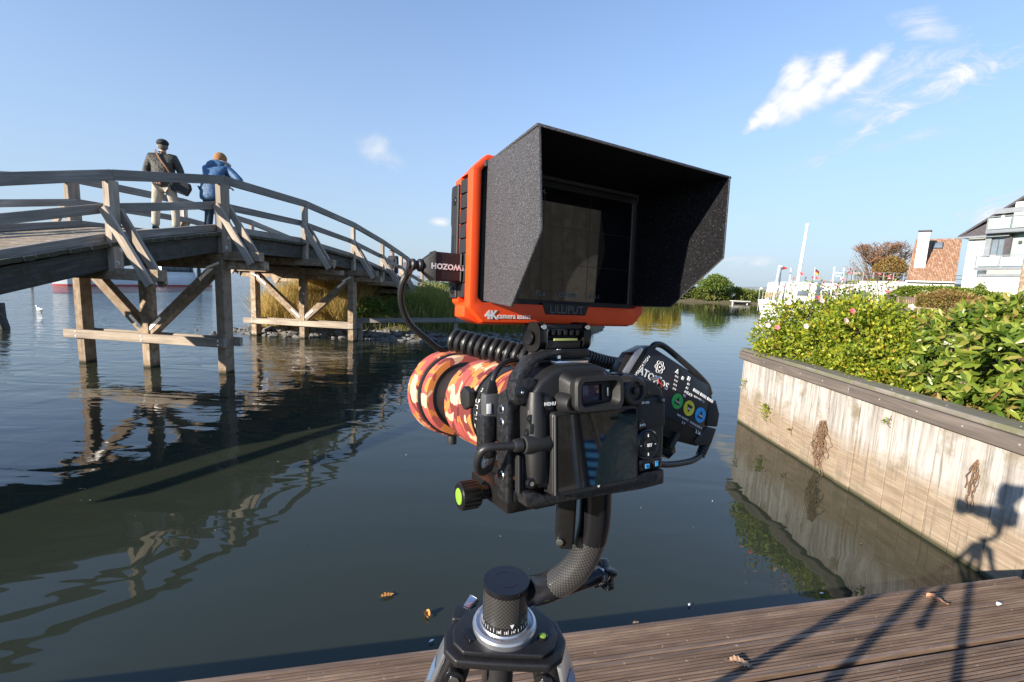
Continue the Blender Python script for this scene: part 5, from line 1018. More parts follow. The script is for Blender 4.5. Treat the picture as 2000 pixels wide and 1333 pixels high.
# orange rubber frame: front ring, rear ring and thick bottom bar with chamfered corners
def chring(name, y0, y1, W_, H_, z0, ch_, t, tb, mat=M_orange):
    o_ = [(-W_+ch_, z0), (W_-ch_, z0), (W_, z0+ch_), (W_, z0+H_-ch_), (W_-ch_, z0+H_), (-W_+ch_, z0+H_), (-W_, z0+H_-ch_), (-W_, z0+ch_)]
    i_ = [(-W_+ch_, z0+tb), (W_-ch_, z0+tb), (W_-t, z0+tb+ch_*.3), (W_-t, z0+H_-ch_-t*.2), (W_-ch_, z0+H_-t), (-W_+ch_, z0+H_-t), (-W_+t, z0+H_-ch_-t*.2), (-W_+t, z0+tb+ch_*.3)]
    bm = B(); vs = [[bm.verts.new((u, y, v)) for u, v in poly] for poly in (o_, i_) for y in (y0, y1)]; oa, ob, ia, ib = vs
    for k in range(8):
        j = (k+1) % 8
        for q in ((oa[k], oa[j], ia[j], ia[k]), (ob[j], ob[k], ib[k], ib[j]), (oa[j], oa[k], ob[k], ob[j]), (ia[k], ia[j], ib[j], ib[k])): bm.faces.new(q)
    return mk(name, bm, mat, mo, .0016)
chring('front_rubber_frame', -.004, .007, .0945, .133, .0, .012, .0075, .0165); chring('rear_rubber_frame', .020, .033, .0945, .133, .0, .016, .009, .016)
bm = B(); prism(bm, [(-.0955, .004), (-.083, -.0015), (.083, -.0015), (.0955, .004), (.0955, .013), (.09, .0165), (-.09, .0165), (-.0955, .013)], .0035, .024, XZ); mk('bottom_rubber_bar', bm, M_orange, mo, .0012)
bm = B(); prism(bm, [(-.0945, .118), (-.08, .134), (.08, .134), (.0945, .118), (.088, .118), (.078, .126), (-.078, .126), (-.088, .118)], .0065, .0215, XZ); mk('top_rubber_bar', bm, M_orange, mo, .001)
# faceted side grip strips
for sgn in (-1, 1):
    bm = B(); n_ = 8
    for k in range(n_):
        z = .020+.012*k; prism(bm, [(.0072, z), (.0135, z), (.0205, z), (.0205, z+.0115), (.0072, z+.0115)], .0890*sgn, lambda u, v: (.0952+(.0012 if abs(u-.0135) < 1e-3 else -.0008)+(.0008 if v < .02 else 0))*sgn, YZ)
    mk('side_grip', bm, M_blackmatte, mo, .0004, seg=1)
    bm = B(); prism(bm, [(.0208, .019), (.0340, .019), (.0352, .03), (.0352, .048), (.0336, .05), (.0336, .078), (.0352, .082), (.0352, .108), (.0340, .113), (.0208, .113)], .0880*sgn, .0966*sgn, YZ); mk('side_plate', bm, M_blackmatte, mo, .0008, seg=1)
    for z in (.026, .100): bm = B(); cyl(bm, (.0960*sgn, .0275, z), (.0975*sgn, .0275, z), .0036, seg=16); s_ = mk('screw', bm, M_ano, mo, .0004, seg=1); bm = B(); cyl(bm, (.0974*sgn, .0275, z), (.0979*sgn, .0275, z), .0014, seg=6); mk('screw_recess', bm, M_gloss, s_)
bm = B(); bb(bm, (-.0972, .024, .054), (-.0958, .031, .072)); mk('slot', bm, M_gloss, mo, .0004, seg=1)
# screen
bm = B(); rrloft(bm, [(.0005, .083, .0545), (.0030, .083, .0545)], 0, .0705, .08); mk('bezel', bm, M_blackmatte, mo, .0003, seg=1)
bm = B(); rrloft(bm, [(-.0003, .0765, .0485), (.0004, .0765, .0485)], 0, .0692, .04); scr = mk('screen', bm, M_screeng, mo)
bm = B()
for k in (1, 2): x = -.0755+.151*k/3; bb(bm, (x-.00022, -.00045, .022), (x+.00022, -.00035, .1165)); z = .0692-.048+.096*k/3; bb(bm, (-.0755, -.00055, z-.00022), (.0755, -.00046, z+.00022))
mk('grid_line', bm, M_grid, scr, smooth=False)
bm = B(); bb(bm, (.0768, -.0006, .0207), (.0776, .0003, .1177)); mk('screen_edge', bm, M_embs, scr); bm = B(); bb(bm, (-.0776, -.0006, .0207), (-.0768, .0003, .1177)); mk('screen_edge', bm, M_embs, scr)
R90 = RX(90)
for tx, x, z, s_ in (('1/250', -.052, .0265, .0062), ('F5.6', -.026, .0262, .0062), ('ISO 100', .004, .0260, .0062), ('-1..0..1', .034, .0262, .005), ('1:29  -4-', -.034, .113, .0066)): lettering(tx, s_, T(x, -.0006, z) @ R90, M_dimtext, scr, 'screen_text')
lettering('LILLIPUT', .0098, T(0, -.0052, .0125) @ R90, M_embs, mo, 'brand_lettering', bold=.00012)
bm = B(); prism(bm, [(-.026, .0185), (.026, .0185), (.022, .0082), (-.022, .0082)], -.0048, .001, XZ); mk('name_tab', bm, M_blackmatte, mo, .0006, seg=1)
p_ = lp(MM, 987, 617, -.0045); lettering('4K', .0095, T(p_.x-.0130, -.0043, .0062) @ R90, M_white, mo, bold=.0004); lettering('camera assist', .0060, T(p_.x+.0085, -.0043, .0056) @ R90, M_white, mo, bold=.00012)
# sunhood: four felt panels of real thickness
def panel(name, pts, th, par):
    """pts: outline in 3D (planar-ish), thickened along its normal"""
    P_ = [Vector(p) for p in pts]; nrm = (P_[1]-P_[0]).cross(P_[2]-P_[0]).normalized(); bm = B(); a = [bm.verts.new(p) for p in P_]; c = [bm.verts.new(p+nrm*th) for p in P_]; n = len(P_)
    bm.faces.new(a); bm.faces.new(c[::-1])
    for k in range(n): bm.faces.new((a[k], c[k], c[(k+1) % n], a[(k+1) % n]))
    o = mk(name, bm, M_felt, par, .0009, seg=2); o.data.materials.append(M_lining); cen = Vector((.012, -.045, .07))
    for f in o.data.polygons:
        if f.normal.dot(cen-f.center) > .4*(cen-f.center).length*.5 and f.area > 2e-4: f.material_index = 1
    return o
hood = B(); bb(hood, (-.0855, -.0062, .1225), (.0855, -.0042, .1275)); hood = mk('sunhood', hood, M_felt, mo, .0005, seg=1)
TL = lp(MM, 1052, 240, -.082); TR = lp(MM, 1428, 345, -.082); LB_ = lp(MM, 1056, 452, -.082); RB_ = lp(MM, 1415, 505, -.082)
zb = .0175; xl, xr_ = -.0828, .0806; yl_ = -.052
LBt = lp(MM, 997, 600, yl_); RBt = lp(MM, 1311, 601, yl_)
panel('left_hood_panel', [(xl, -.0045, .127), TL, LB_, (LBt.x, yl_, LBt.z), (xl, -.0045, zb)], .0022, hood)
panel('right_hood_panel', [TR, (xr_, -.0045, .127), (xr_, -.0045, zb+.001), (RBt.x, yl_, RBt.z), RB_], .0022, hood)
panel('top_hood_panel', [(xl, -.0045, .1272), (xr_, -.0045, .1272), TR+Vector((.001, 0, .0002)), TL+Vector((-.001, 0, .0002))], .0022, hood)
# ---------------------------------------- monitor mount
mt = thing('monitor_mount', 'black tilting mount with two bolted ears between camera and monitor', 'mount', MC); bpy.context.view_layer.update()
def boxp(nm, a, c, mat, par, bev=.0012): bm = B(); bb(bm, a, c); return mk(nm, bm, mat, par, bev)
boxp('shoe_foot', (-.030, .030, .1075), (.022, .062, .1125), M_ano, mt); boxp('shoe_block', (-.026, .030, .1128), (.020, .060, .1225), M_ano, mt, .0015)
boxp('riser', (-.021, .034, .1228), (.014, .058, .1320), M_ano, mt); bm = B(); cyl(bm, (-.012, .0295, .1130), (-.012, .0295, .1225), .0022, seg=12); mk('locking_pin', bm, M_metal, mt)
for x in (-.028, .0165):
    bm = B(); rrloft(bm, [(x, .0135, .0145), (x+.0075, .0135, .0145)], 0, 0, .7); 
    for v in bm.verts: v.co = Vector((v.co.y, v.co.x+.047, v.co.z+.1355))
    e = mk('ear', bm, M_ano, mt, .0010); 
    for (yy, z_) in ((.0345, .146),): bm = B(); cyl(bm, (x+.00375, yy-.0015, z_-.001), (x+.00375, yy-.0028, z_-.001), .0028, seg=14); s_ = mk('screw', bm, M_metal, e, .0004, seg=1)
    bm = B(); cyl(bm, (x-.001 if x < 0 else x+.0085, .047, .1345), (x-.0035 if x < 0 else x+.011, .047, .1345), .0075, seg=20); mk('pivot_cap', bm, M_gloss, e, .0006, seg=1)
bm = B(); cyl(bm, (-.0205, .047, .1345), (.0165, .047, .1345), .0062, seg=20); mk('hinge_barrel', bm, M_ano, mt); boxp('top_plate', (-.020, .034, .1430), (.0162, .062, .1480), M_ano, mt)
for k in range(5): boxp('knurl', (-.016+.0062*k, .0335, .1365), (-.0125+.0062*k, .0375, .1425), M_gloss, mt, .0004)
boxp('spirit_level', (-.014, .0325, .1308), (.010, .0350, .1334), simple('level_fluid', (.35, .38, .12), .15, 0, .1, 50, 0), mt, .0006)
# ---------------------------------------- camera
bpy.context.view_layer.update(); mt.matrix_world = MC @ T(0, 0, .1045) @ Matrix.Diagonal((1, 1, .82, 1)) @ T(0, 0, -.1075)
cm = thing('mirrorless_camera', 'black mirrorless camera body seen from behind with glossy rear screen', 'camera', MC); bpy.context.view_layer.update()
outl = [(-.050, .014), (-.0565, .022), (-.0575, .072), (-.054, .084), (-.047, .0935), (-.036, .1015), (-.026, .1050), (.002, .1058), (.014, .1015), (.022, .0955), (.030, .0935), (.052, .0930), (.066, .0890), (.0755, .0815), (.0785, .072), (.0775, .040), (.0760, .020), (.072, .0145)]
bm = B(); prism(bm, outl, 0, .043, XZ); mk('body', bm, M_body, cm, .0055, seg=4, ang=50)
bm = B(); prism(bm, [(.050, .020), (.0735, .020), (.0755, .078), (.060, .086), (.050, .080)], .040, .070, XZ); mk('grip', bm, M_grain, cm, .008, seg=4)
bm = B(); tube(bm, smoothpts([(-.0495, .0040, .020), (-.0500, .0030, .05), (-.0495, .0040, .086)], 4), [.0065, .0076, .0080, .0082, .0082, .0080, .0078, .0072, .006], 16); mk('left_edge_ridge', bm, M_body, cm)
boxp('door_seam', (-.0585, -.0005, .0500), (-.0420, .006, .0505), M_gloss, cm, 0)
bm = B(); rrloft(bm, [(.004, .0415, .0315), (-.0055, .0412, .0312), (-.0068, .0402, .0302)], .0, .0402, .10); lcd = mk('screen_frame', bm, M_body, cm, .0006, seg=1)
bm = B(); rrloft(bm, [(-.0068, .0382, .0282), (-.00745, .0380, .0280)], .0008, .0405, .06); mk('rear_screen', bm, M_glassk, lcd)
bm = B(); bb(bm, (-.0400, -.0078, .0105), (-.0392, -.0066, .0695)); mk('screen_edge', bm, M_embs, lcd); 
bm = B(); prism(bm, [(-.0012, .0120), (0, .0104), (.0012, .0120), (.0006, .0120), (0, .0112), (-.0006, .0120)], -.0079, -.0074, XZ); mk('index_mark', bm, M_white, lcd)
# eyecup and finder
bm = B(); rrloft(bm, [(.012, .0240, .0150, .004), (-.002, .0225, .0130, .002), (-.0100, .0195, .0105)], -.0085, .0850, .5); mk('finder_housing', bm, M_body, cm)
bm = B(); rrloft(bm, [(-.008, .0190, .0105), (-.013, .0206, .0120), (-.0195, .0222, .0132), (-.0220, .0212, .0124), (-.0220, .0180, .0094), (-.016, .0160, .0078), (-.0135, .0156, .0076)], -.0085, .0850, .5); mk('eyecup', bm, M_rubber, cm)
boxp('eyepiece_window', (-.0205, -.0150, .0790), (-.0045, -.0137, .0910), M_evf, cm, .0008); boxp('eyepiece_side', (-.0036, -.0165, .0790), (-.0015, -.0137, .0910), M_cage, cm, .0004); boxp('eye_sensor', (.0018, -.0160, .0820), (.0034, -.0137, .0885), M_metal, cm, .0003)
bm = B(); lathe(bm, [(.004, .0095), (-.004, .0085), (-.0125, .0068), (-.0140, .0062), (-.0140, .0048), (-.0128, .0046), (-.0128, .001)], (-.0275, 0, .0775), 'Y', 24); mk('diopter_dial', bm, M_body, cm)
def button(x, z, r, y=-.0035, mat=M_gloss, nm='button'):
    bm = B(); lathe(bm, [(.002, r*1.25), (y+.0018, r*1.22), (y+.0016, r*1.02), (y, r*.97), (y-.0003, r*.6)], (x, 0, z), 'Y', 24); return mk(nm, bm, mat, cm)
bt = button(-.0418, .0775, .0048, -.0032); lettering('MENU', .0036, T(-.0418, -.0042, .0775) @ R90, M_white, bt, bold=.00008)
boxp('thumb_rest', (.0425, -.0050, .0500), (.0745, .002, .0760), M_grain, cm, .0030)
bt = button(.0455, .0545, .0036, -.0068); lettering('INFO', .0026, T(.0455, -.0077, .0545) @ R90, M_white, bt, bold=.00006)
bt = button(.0545, .0790, .0036, -.0042); lettering('AF-ON', .0028, T(.0500, -.0060, .0722) @ R90, M_white, bt, bold=.00006)
bt = button(.0690, .0735, .0030, -.0068, M_blackmatte); lettering('Q', .0028, T(.0690, -.0076, .0735) @ R90, M_white, bt)
bm = B(); lathe(bm, [(.003, .0125), (-.008, .0120), (-.0095, .0105), (-.0095, .0078), (-.0070, .0070), (-.0070, .0030), (-.0100, .0026), (-.0105, .0010)], (.0370, 0, .0830), 'Y', 32); mk('joystick_dial', bm, M_body, cm)
bm = B(); lathe(bm, [(.002, .0132), (-.0040, .0130), (-.0050, .0118), (-.0044, .0108), (-.0052, .0100), (-.0050, .0050), (-.0062, .0046), (-.0066, .0010)], (.0540, 0, .0368), 'Y', 40); dp = mk('control_wheel', bm, M_gloss, cm); lettering('SET', .0034, T(.0540, -.0070, .0368) @ R90, M_white, dp, bold=.00012)
for k, (dx, dzz) in enumerate(((0, .0078), (.0078, 0), (0, -.0078), (-.0078, 0))): boxp('wheel_mark', (.0540+dx-.0004-(.0006 if dx else 0), -.0056, .0368+dzz-.0012*(1 if dzz else .4)), (.0540+dx+.0004, -.0053, .0368+dzz+.0012*(1 if dzz else .4)), M_white, dp, 0)
boxp('lower_button_plate', (.0445, -.0046, .0150), (.0700, .002, .0250), M_gloss, cm, .0020)
bt = button(.0515, .0198, .0033, -.0062); boxp('play_icon', (.0493, -.0068, .0180), (.0537, -.0065, .0216), M_bluep, bt, 0)
bm = B(); prism(bm, [(.0507, .0188), (.0525, .0198), (.0507, .0208)], -.0072, -.0069, XZ); mk('play_arrow', bm, M_black, bt)
bt = button(.0620, .0205, .0033, -.0062); boxp('delete_icon', (.0606, -.0068, .0184), (.0634, -.0065, .0216), M_bluep, bt, 0); boxp('delete_lid', (.0602, -.0070, .0220), (.0638, -.0066, .0226), M_bluep, bt, 0)
# top deck: mode dial, rear dial, hot shoe, strap lug
bm = B(); lathe(bm, [(.085, .0120), (.0905, .0125), (.0945, .0122), (.0958, .0110), (.0958, .004), (.0961, .0006)], (.040, .022, 0), 'Z', 48); md_ = mk('mode_dial', bm, M_gloss, cm)
bm = B(); lathe(bm, [(.0885, .0085), (.0925, .0090), (.0935, .0080), (.0938, .001)], (.0590, .030, 0), 'Z', 32); mk('top_dial', bm, M_blackmatte, cm)
bm = B(); tube(bm, smoothpts([(.0705, -.0004, .0885), (.0745, -.0006, .0855), (.0765, -.0002, .0815)], 3), .0007, 6); mk('red_ring', bm, M_redp, cm)
bm = B(); tube(bm, smoothpts([(.066, .004, .0900), (.071, -.001, .0915), (.076, .003, .0860), (.0785, .010, .0800)], 4), .0016, 8); mk('strap_lug', bm, M_metal, cm)
boxp('hot_shoe', (-.022, .018, .1050), (.010, .034, .1075), M_metal, cm, .0006)
# cage, base plate
cg = thing('camera_cage', 'worn dark metal cage and base plate wrapped round the camera', 'camera cage', MC); bpy.context.view_layer.update()
bm = B(); prism(bm, [(-.060, .003), (.050, -.001), (.076, .000), (.076, .0125), (.052, .0132), (.040, .0085), (-.045, .0095), (-.054, .0138), (-.062, .0138)], -.0015, .052, XZ); mk('base_plate', bm, M_cage, cg, .0018)
bm = B(); prism(bm, [(.012, .003), (.030, .003), (.030, .070), (.026, .084), (.016, .088), (.012, .080)], -.0690, -.0640, YZ); sp_ = mk('side_arm', bm, M_cage, cg, .0014)
boxp('lower_link', (-.0640, .012, .0035), (-.0590, .030, .012), M_cage, cg); boxp('upper_link', (-.0640, .014, .078), (-.0540, .028, .0855), M_cage, cg)
for z in (.062, .072, .022): bm = B(); cyl(bm, (-.0688, .021, z), (-.0700, .021, z), .0038, seg=16); mk('threaded_hole', bm, M_metal, sp_, .0005, seg=1); bm = B(); cyl(bm, (-.0700, .021, z), (-.0704, .021, z), .0022, seg=12); mk('hole_bore', bm, M_gloss, sp_)
bm = B(); prism(bm, [(-.062, .084), (-.058, .098), (-.046, .112), (-.024, .1165), (-.016, .1165), (-.016, .1125), (-.030, .1115), (-.043, .1065), (-.051, .094), (-.052, .084)], .014, .030, XZ); mk('top_bracket', bm, M_cage, cg, .0014)
bm = B(); prism(bm, [(-.068, .081), (-.066, .094), (-.050, .0965), (-.046, .090), (-.050, .078), (-.064, .077)], .004, .018, XZ); ck_ = mk('clamp_jaw', bm, M_cage, cg, .0016); boxp('jaw_slot', (-.0660, .0030, .0830), (-.0560, .0041, .0895), M_gloss, ck_, .0006); bm = B(); sph(bm, (-.061, .0034, .0862), .0016, 8); mk('jaw_screw', bm, M_metal, ck_)
bm = B(); prism(bm, [(-.056, .064), (-.050, .074), (-.0475, .070), (-.050, .060), (-.0565, .054)], .000, .010, XZ); mk('cable_lock', bm, M_cage, cg, .001)
bm = B()
for k in range(5): bb(bm, (-.0640+.0032*k, .004+.001*k, .012), (-.0622+.0032*k, .010, .040-.002*k))
mk('port_louvre', bm, M_blackmatte, cg, .0004, seg=1)
for (x, z, r_) in ((-.0565, .0560, .0045), (-.0545, .0670, .0038), (-.0560, .0200, .0040)):
    bm = B(); cyl(bm, (x, .002, z), (x, -.0015, z), r_, seg=18); s_ = mk('cage_screw', bm, M_gloss, cg, .0006, seg=1); bm = B(); cyl(bm, (x, -.0014, z), (x, -.0019, z), r_*.45, seg=6); mk('screw_recess', bm, M_metal, s_)
# ---------------------------------------- lens
le = thing('telephoto_lens', 'long telephoto zoom lens in orange and red camouflage cover', 'lens', MC @ T(0, 0, .051)); bpy.context.view_layer.update()
def lt(nm, prof, mat, seg=64, bev=0): bm = B(); lathe(bm, prof, (0, 0, 0), 'Y', seg); return mk(nm, bm, mat, le, 0, ang=40)
lt('mount_barrel', [(.040, .034), (.060, .036), (.066, .0385)], M_blackmatte)
lt('rear_cover', [(.066, .036), (.067, .0440), (.100, .0455), (.112, .0458), (.113, .040)], M_camo); lt('switch_ring', [(.1125, .0430), (.1140, .0462), (.1300, .0468), (.1312, .0430)], M_blackmatte)
lt('rear_seam', [(.1305, .0440), (.1312, .0480), (.1328, .0480), (.1334, .0440)], M_black); lt('zoom_cover', [(.1332, .043), (.1338, .0482), (.1640, .0490), (.1650, .0475)], M_camo); lt('zoom_seam', [(.1645, .0460), (.1652, .0484), (.1662, .0484), (.1668, .0460)], M_black)
lt('front_cover', [(.1660, .0475), (.1668, .0494), (.2060, .0500), (.2090, .0485), (.2095, .041)], M_camo); lt('inner_barrel', [(.2080, .0398), (.2680, .0398)], M_black); lt('inner_barrel_edge', [(.2092, .0415), (.2120, .0422), (.2140, .0400)], M_gloss)
lt('focus_cover', [(.2660, .041), (.2670, .0520), (.2860, .0535), (.2880, .0520)], M_camo); lt('focus_ring_edge', [(.2645, .0400), (.2650, .0438), (.2675, .0445), (.2685, .0400)], M_gloss)
lt('hood_groove', [(.2872, .0520), (.2890, .0556), (.2935, .0560), (.2950, .0530)], M_black); lt('hood_cover', [(.2940, .0540), (.2950, .0575), (.3300, .0592), (.3320, .0585), (.3320, .0560), (.30, .0540)], M_camo); lt('front_glass', [(.296, .0450), (.2975, .0500), (.2985, .0300), (.299, .001)], M_glassk)
bm = B(); cyl(bm, (-.010, .29, -.055), (-.010, .29, -.066), .0062, seg=16); mk('hood_lock_knob', bm, M_blackmatte, le, .0008)
for a, tx in ((178, 'MF'), (170, 'OS'), (163, 'OFF'), (186, 'AF'), (156, '1'), (194, 'FULL'), (149, '2')):
    t = math.radians(a); o = lettering(tx, .0055, Matrix.Identity(4), M_white, le, 'switch_lettering', bold=.0001); n_ = Vector((math.cos(t), 0, math.sin(t))); yv = Vector((0, 0, 1))-n_*n_.z; yv.normalize(); xv = yv.cross(n_)
    o.matrix_local = Matrix(((xv.x, yv.x, n_.x, n_.x*.0471), (xv.y, yv.y, n_.y, .1220), (xv.z, yv.z, n_.z, n_.z*.0471), (0, 0, 0, 1)))
for a in (174, 159, 190):
    t = math.radians(a); bm = B(); bb(bm, (-.0016, -.0045, -.0008), (.0016, .0045, .0008)); o = mk('switch', bm, M_gloss, le, .0006, seg=1); n_ = Vector((math.cos(t), 0, math.sin(t))); o.matrix_local = Matrix.Translation((n_.x*.0474, .1222, n_.z*.0474)) @ n_.to_track_quat('Z', 'Y').to_matrix().to_4x4()
bm = B(); prism(bm, [(-.016, .0), (.016, .0), (.022, -.010), (-.022, -.010)], .060, .122, lambda u, v, w: (u, w, v-.042)); prism(bm, [(-.010, .004), (.010, .004), (.012, -.04), (-.012, -.04)], .07, .110, lambda u, v, w: (u, w, v-.042)); mk('lens_foot', bm, M_ano, le, .002)
bm = B(); prism(bm, [(.0, -.007), (.014, -.012), (.024, -.005), (.024, .005), (.014, .012), (.0, .007)], -.003, .004, lambda u, v, w: (w-.049, .128+u, v+.015)); o = mk('velcro_patch', bm, M_grain, le, .001)
# ---------------------------------------- quick release clamp with levelling knob
qr = thing('quick_release_clamp', 'black quick release clamp under the lens with round knob and lime bubble level', 'clamp', MC); bpy.context.view_layer.update()
bm = B(); prism(bm, [(-.046, -.008), (-.042, -.004), (.034, -.004), (.038, -.008), (.038, -.022), (-.046, -.022)], .052, .125, XZ); mk('clamp_body', bm, M_ano, qr, .0012)
bm = B(); prism(bm, [(-.050, -.005), (-.0385, -.0038), (-.0385, -.019), (-.050, -.021)], .050, .127, XZ); mk('clamp_jaw', bm, M_ano, qr, .0012)
bm = B(); bb(bm, (-.034, .044, -.0038), (.026, .130, .0025)); mk('dovetail_plate', bm, M_ano, qr, .001); bm = B(); cyl(bm, (-.050, .0885, -.0130), (-.0600, .0885, -.0130), .0062, seg=20); mk('knob_neck', bm, M_ano, qr)
bm = B(); lathe(bm, [(-.0590, .0080), (-.0600, .0112), (-.0610, .0118), (-.0770, .0118), (-.0780, .0110), (-.0782, .0088)], (0, .0885, -.0130), 'X', 36); kb = mk('knob', bm, M_ano, qr)
for k in range(18): a = 2*PI*k/18; bm = B(); bb(bm, (-.0760, .0885+.0119*math.cos(a)-.0006, -.0130+.0119*math.sin(a)-.0006), (-.0620, .0885+.0119*math.cos(a)+.0006, -.0130+.0119*math.sin(a)+.0006)); mk('knurl', bm, M_ano, kb, 0, smooth=False)
bm = B(); lathe(bm, [(-.0780, .0074), (-.0786, .0070), (-.0787, .001)], (0, .0885, -.0130), 'X', 24); mk('bubble_level', bm, M_lime, kb)
# ---------------------------------------- cables and connectors
def cable(nm, label, pts, r, n=8, coil=None, cat='cable', mat=M_cable):
    P_ = smoothpts(pts, n); root = thing(nm, label, cat, P_[0]); bm = B(); tube(bm, [p-P_[0] for p in P_], r, 12); mk('cord', bm, mat, root); return root
ip = MM.inverted()
# monitor plug
pc = lp(MM, 857, 522, .020)
pg = thing('video_plug', 'faceted dark plug with white upside down lettering in the left side of the monitor', 'plug', MM); bpy.context.view_layer.update()
xr0 = -.0965; pl0 = lp(MM, 846, 500, .018); ph = .0112; zc_ = lp(MM, 868, 522, .016).z
xL = lp(MM, 846, 522, .016).x; bm = B(); rrloft(bm, [(0, .0075, ph), (abs(xL-xr0), .0075, ph)], 0, 0, .15)
for v in bm.verts: v.co = Vector((xr0-v.co.y, .018+v.co.x, zc_+v.co.z))
body_ = mk('plug_body', bm, M_blackmatte, pg, .0008, seg=1)
bm = B(); rrloft(bm, [(0, .0073, ph*.98), (.0075, .0042, .0055), (.0080, .0036, .0036)], 0, 0, .2)
for v in bm.verts: v.co = Vector((xL-.0003-v.co.y, .018+v.co.x, zc_+v.co.z))
mk('plug_taper', bm, M_blackmatte, pg); bm = B(); 
lathe(bm, [(xL-.0078, .0038), (xL-.0095, .0052), (xL-.0115, .0050), (xL-.0125, .0036), (xL-.0140, .0036), (xL-.0150, .0048), (xL-.0170, .0048), (xL-.0180, .0034), (xL-.0200, .0032)], (0, .018, zc_), 'X', 20); mk('strain_relief', bm, M_cable, pg)
lettering('TWOZOH', .0062, T((xr0+xL)/2, .0100, zc_) @ RX(90) @ RZ(180), M_white, body_, bold=.0002)
cs = MM @ Vector((xL-.018, .018, zc_)); 
c0_ = atY(885, 664, .43); c1_ = atY(1042, 702, .395)
pts = [cs, atY(797, 532, .385), atY(786, 556, .388), atY(784, 592, .395), atY(800, 632, .405), atY(832, 662, .415), atY(862, 683, .425)]
hel = []; nt_ = 11.5; axd = (c1_-c0_); u_ = Vector((0, 0, 1)); sx_ = axd.normalized().cross(u_).normalized(); uu = sx_.cross(axd.normalized())
for k in range(int(nt_*14)+1):
    t = k/(nt_*14); a = t*nt_*2*PI-PI*.75; hel.append(c0_+axd*t+(uu*math.sin(a)+sx_*math.cos(a))*.0088)
P_ = smoothpts(pts+hel[:1], 8)[:-1]+hel+smoothpts([hel[-1], atY(1052, 705, .40), atY(1062, 712, .41)], 4)
root = thing('coiled_cable', 'thick black coiled video cable looping from the monitor plug over the camouflaged lens', 'cable', P_[0]); bm = B(); tube(bm, [p-P_[0] for p in P_], .0029, 10); mk('cord', bm, M_cable, root)
# right coil
a_, c_ = atY(1128, 690, .43), atY(1240, 714, .47); axd = c_-a_; sx_ = axd.normalized().cross(u_).normalized(); uu = sx_.cross(axd.normalized()); hel = []
for k in range(20*12+1): t = k/240; a = t*20*2*PI; hel.append(a_+axd*t+Vector((0, 0, -.003*math.sin(PI*t)))+(uu*math.sin(a)+sx_*math.cos(a))*.0055)
root = thing('coiled_cable', 'tight black coiled cable running from behind the mount right to the recorder', 'cable', hel[0]); bm = B(); tube(bm, [p-hel[0] for p in hel], .0017, 8); mk('cord', bm, M_cable, root)
# left side plugs and short cables
hp_ = MC @ Vector((-.046, .012, .047))
hc = thing('video_connector', 'black cylindrical cable connector pushed into the left side of the camera', 'connector', MC); bpy.context.view_layer.update()
bm = B(); cyl(bm, (-.0625, .000, .0490), (-.0405, .0, .0480), .0068, seg=24); mk('connector_body', bm, M_blackmatte, hc, .0018); bm = B(); lathe(bm, [(-.0640, .0050), (-.0690, .0048), (-.0705, .0038)], (0, 0, .0490), 'X', 16); mk('strain_relief', bm, M_cable, hc)
boxp('tab_button', (-.0585, -.003, .0560), (-.0505, .004, .0640), M_blackmatte, hc, .0015)
W_ = lambda px, py, yl: MC @ lp(MC, px, py, yl)
pts = [MC @ Vector((-.0700, 0, .0492)), W_(950, 876, .004), W_(934, 897, .010), W_(934, 917, .018), W_(944, 922, .026), W_(956, 912, .034), W_(962, 893, .040), W_(965, 870, .044)]
cable('loop_cable', 'short dark cable making a small loop left of the camera body', pts, .0030)
cb_ = thing('cable_clamp', 'black cable clamp block with two silver screws beside the lens', 'clamp', MC); bpy.context.view_layer.update()
q = lp(MC, 963, 850, .040); boxp('clamp_block', (q.x-.010, .036, q.z-.018), (q.x+.001, .052, q.z+.016), M_cage, cb_, .003); boxp('clamp_plate', (q.x+.0015, .034, q.z-.006), (q.x+.012, .050, q.z+.017), M_gloss, cb_, .0025)
for dzz in (.001, .0105): bm = B(); cyl(bm, (q.x+.0062, .0338, q.z+dzz), (q.x+.0062, .0322, q.z+dzz), .0034, seg=16); mk('screw', bm, M_metal, cb_, .0006, seg=1)
us = thing('data_plug', 'silver grey data plug standing upright on the cable clamp', 'plug', MC); bpy.context.view_layer.update()
q = lp(MC, 962, 795, .040); boxp('plug_body', (q.x-.0070, .038, q.z-.0105), (q.x+.0070, .048, q.z+.0105), simple('grey_plug', (.16, .16, .165), .35, .5, .1, 60, .05), us, .002); boxp('label', (q.x-.0062, .0374, q.z-.0050), (q.x-.0022, .0379, q.z+.0030), M_white, us, .0004); bm = B(); prism(bm, [(q.x-.0055, q.z+.0106), (q.x+.0055, q.z+.0106), (q.x+.0028, q.z+.0210), (q.x-.0028, q.z+.0210)], .0395, .0465, XZ); mk('plug_boot', bm, M_cable, us, .001); boxp('metal_tip', (q.x-.002, .041, q.z-.0165), (q.x+.002, .045, q.z-.0107), M_metal, us, .0004)
pts = [W_(962, 757, .043), W_(962, 745, .043), W_(970, 725, .045), W_(988, 708, .052), W_(1015, 705, .062), W_(1040, 715, .07)]; cable('data_cable', 'thin black cable arching from the data plug over the lens barrel', pts, .0024)
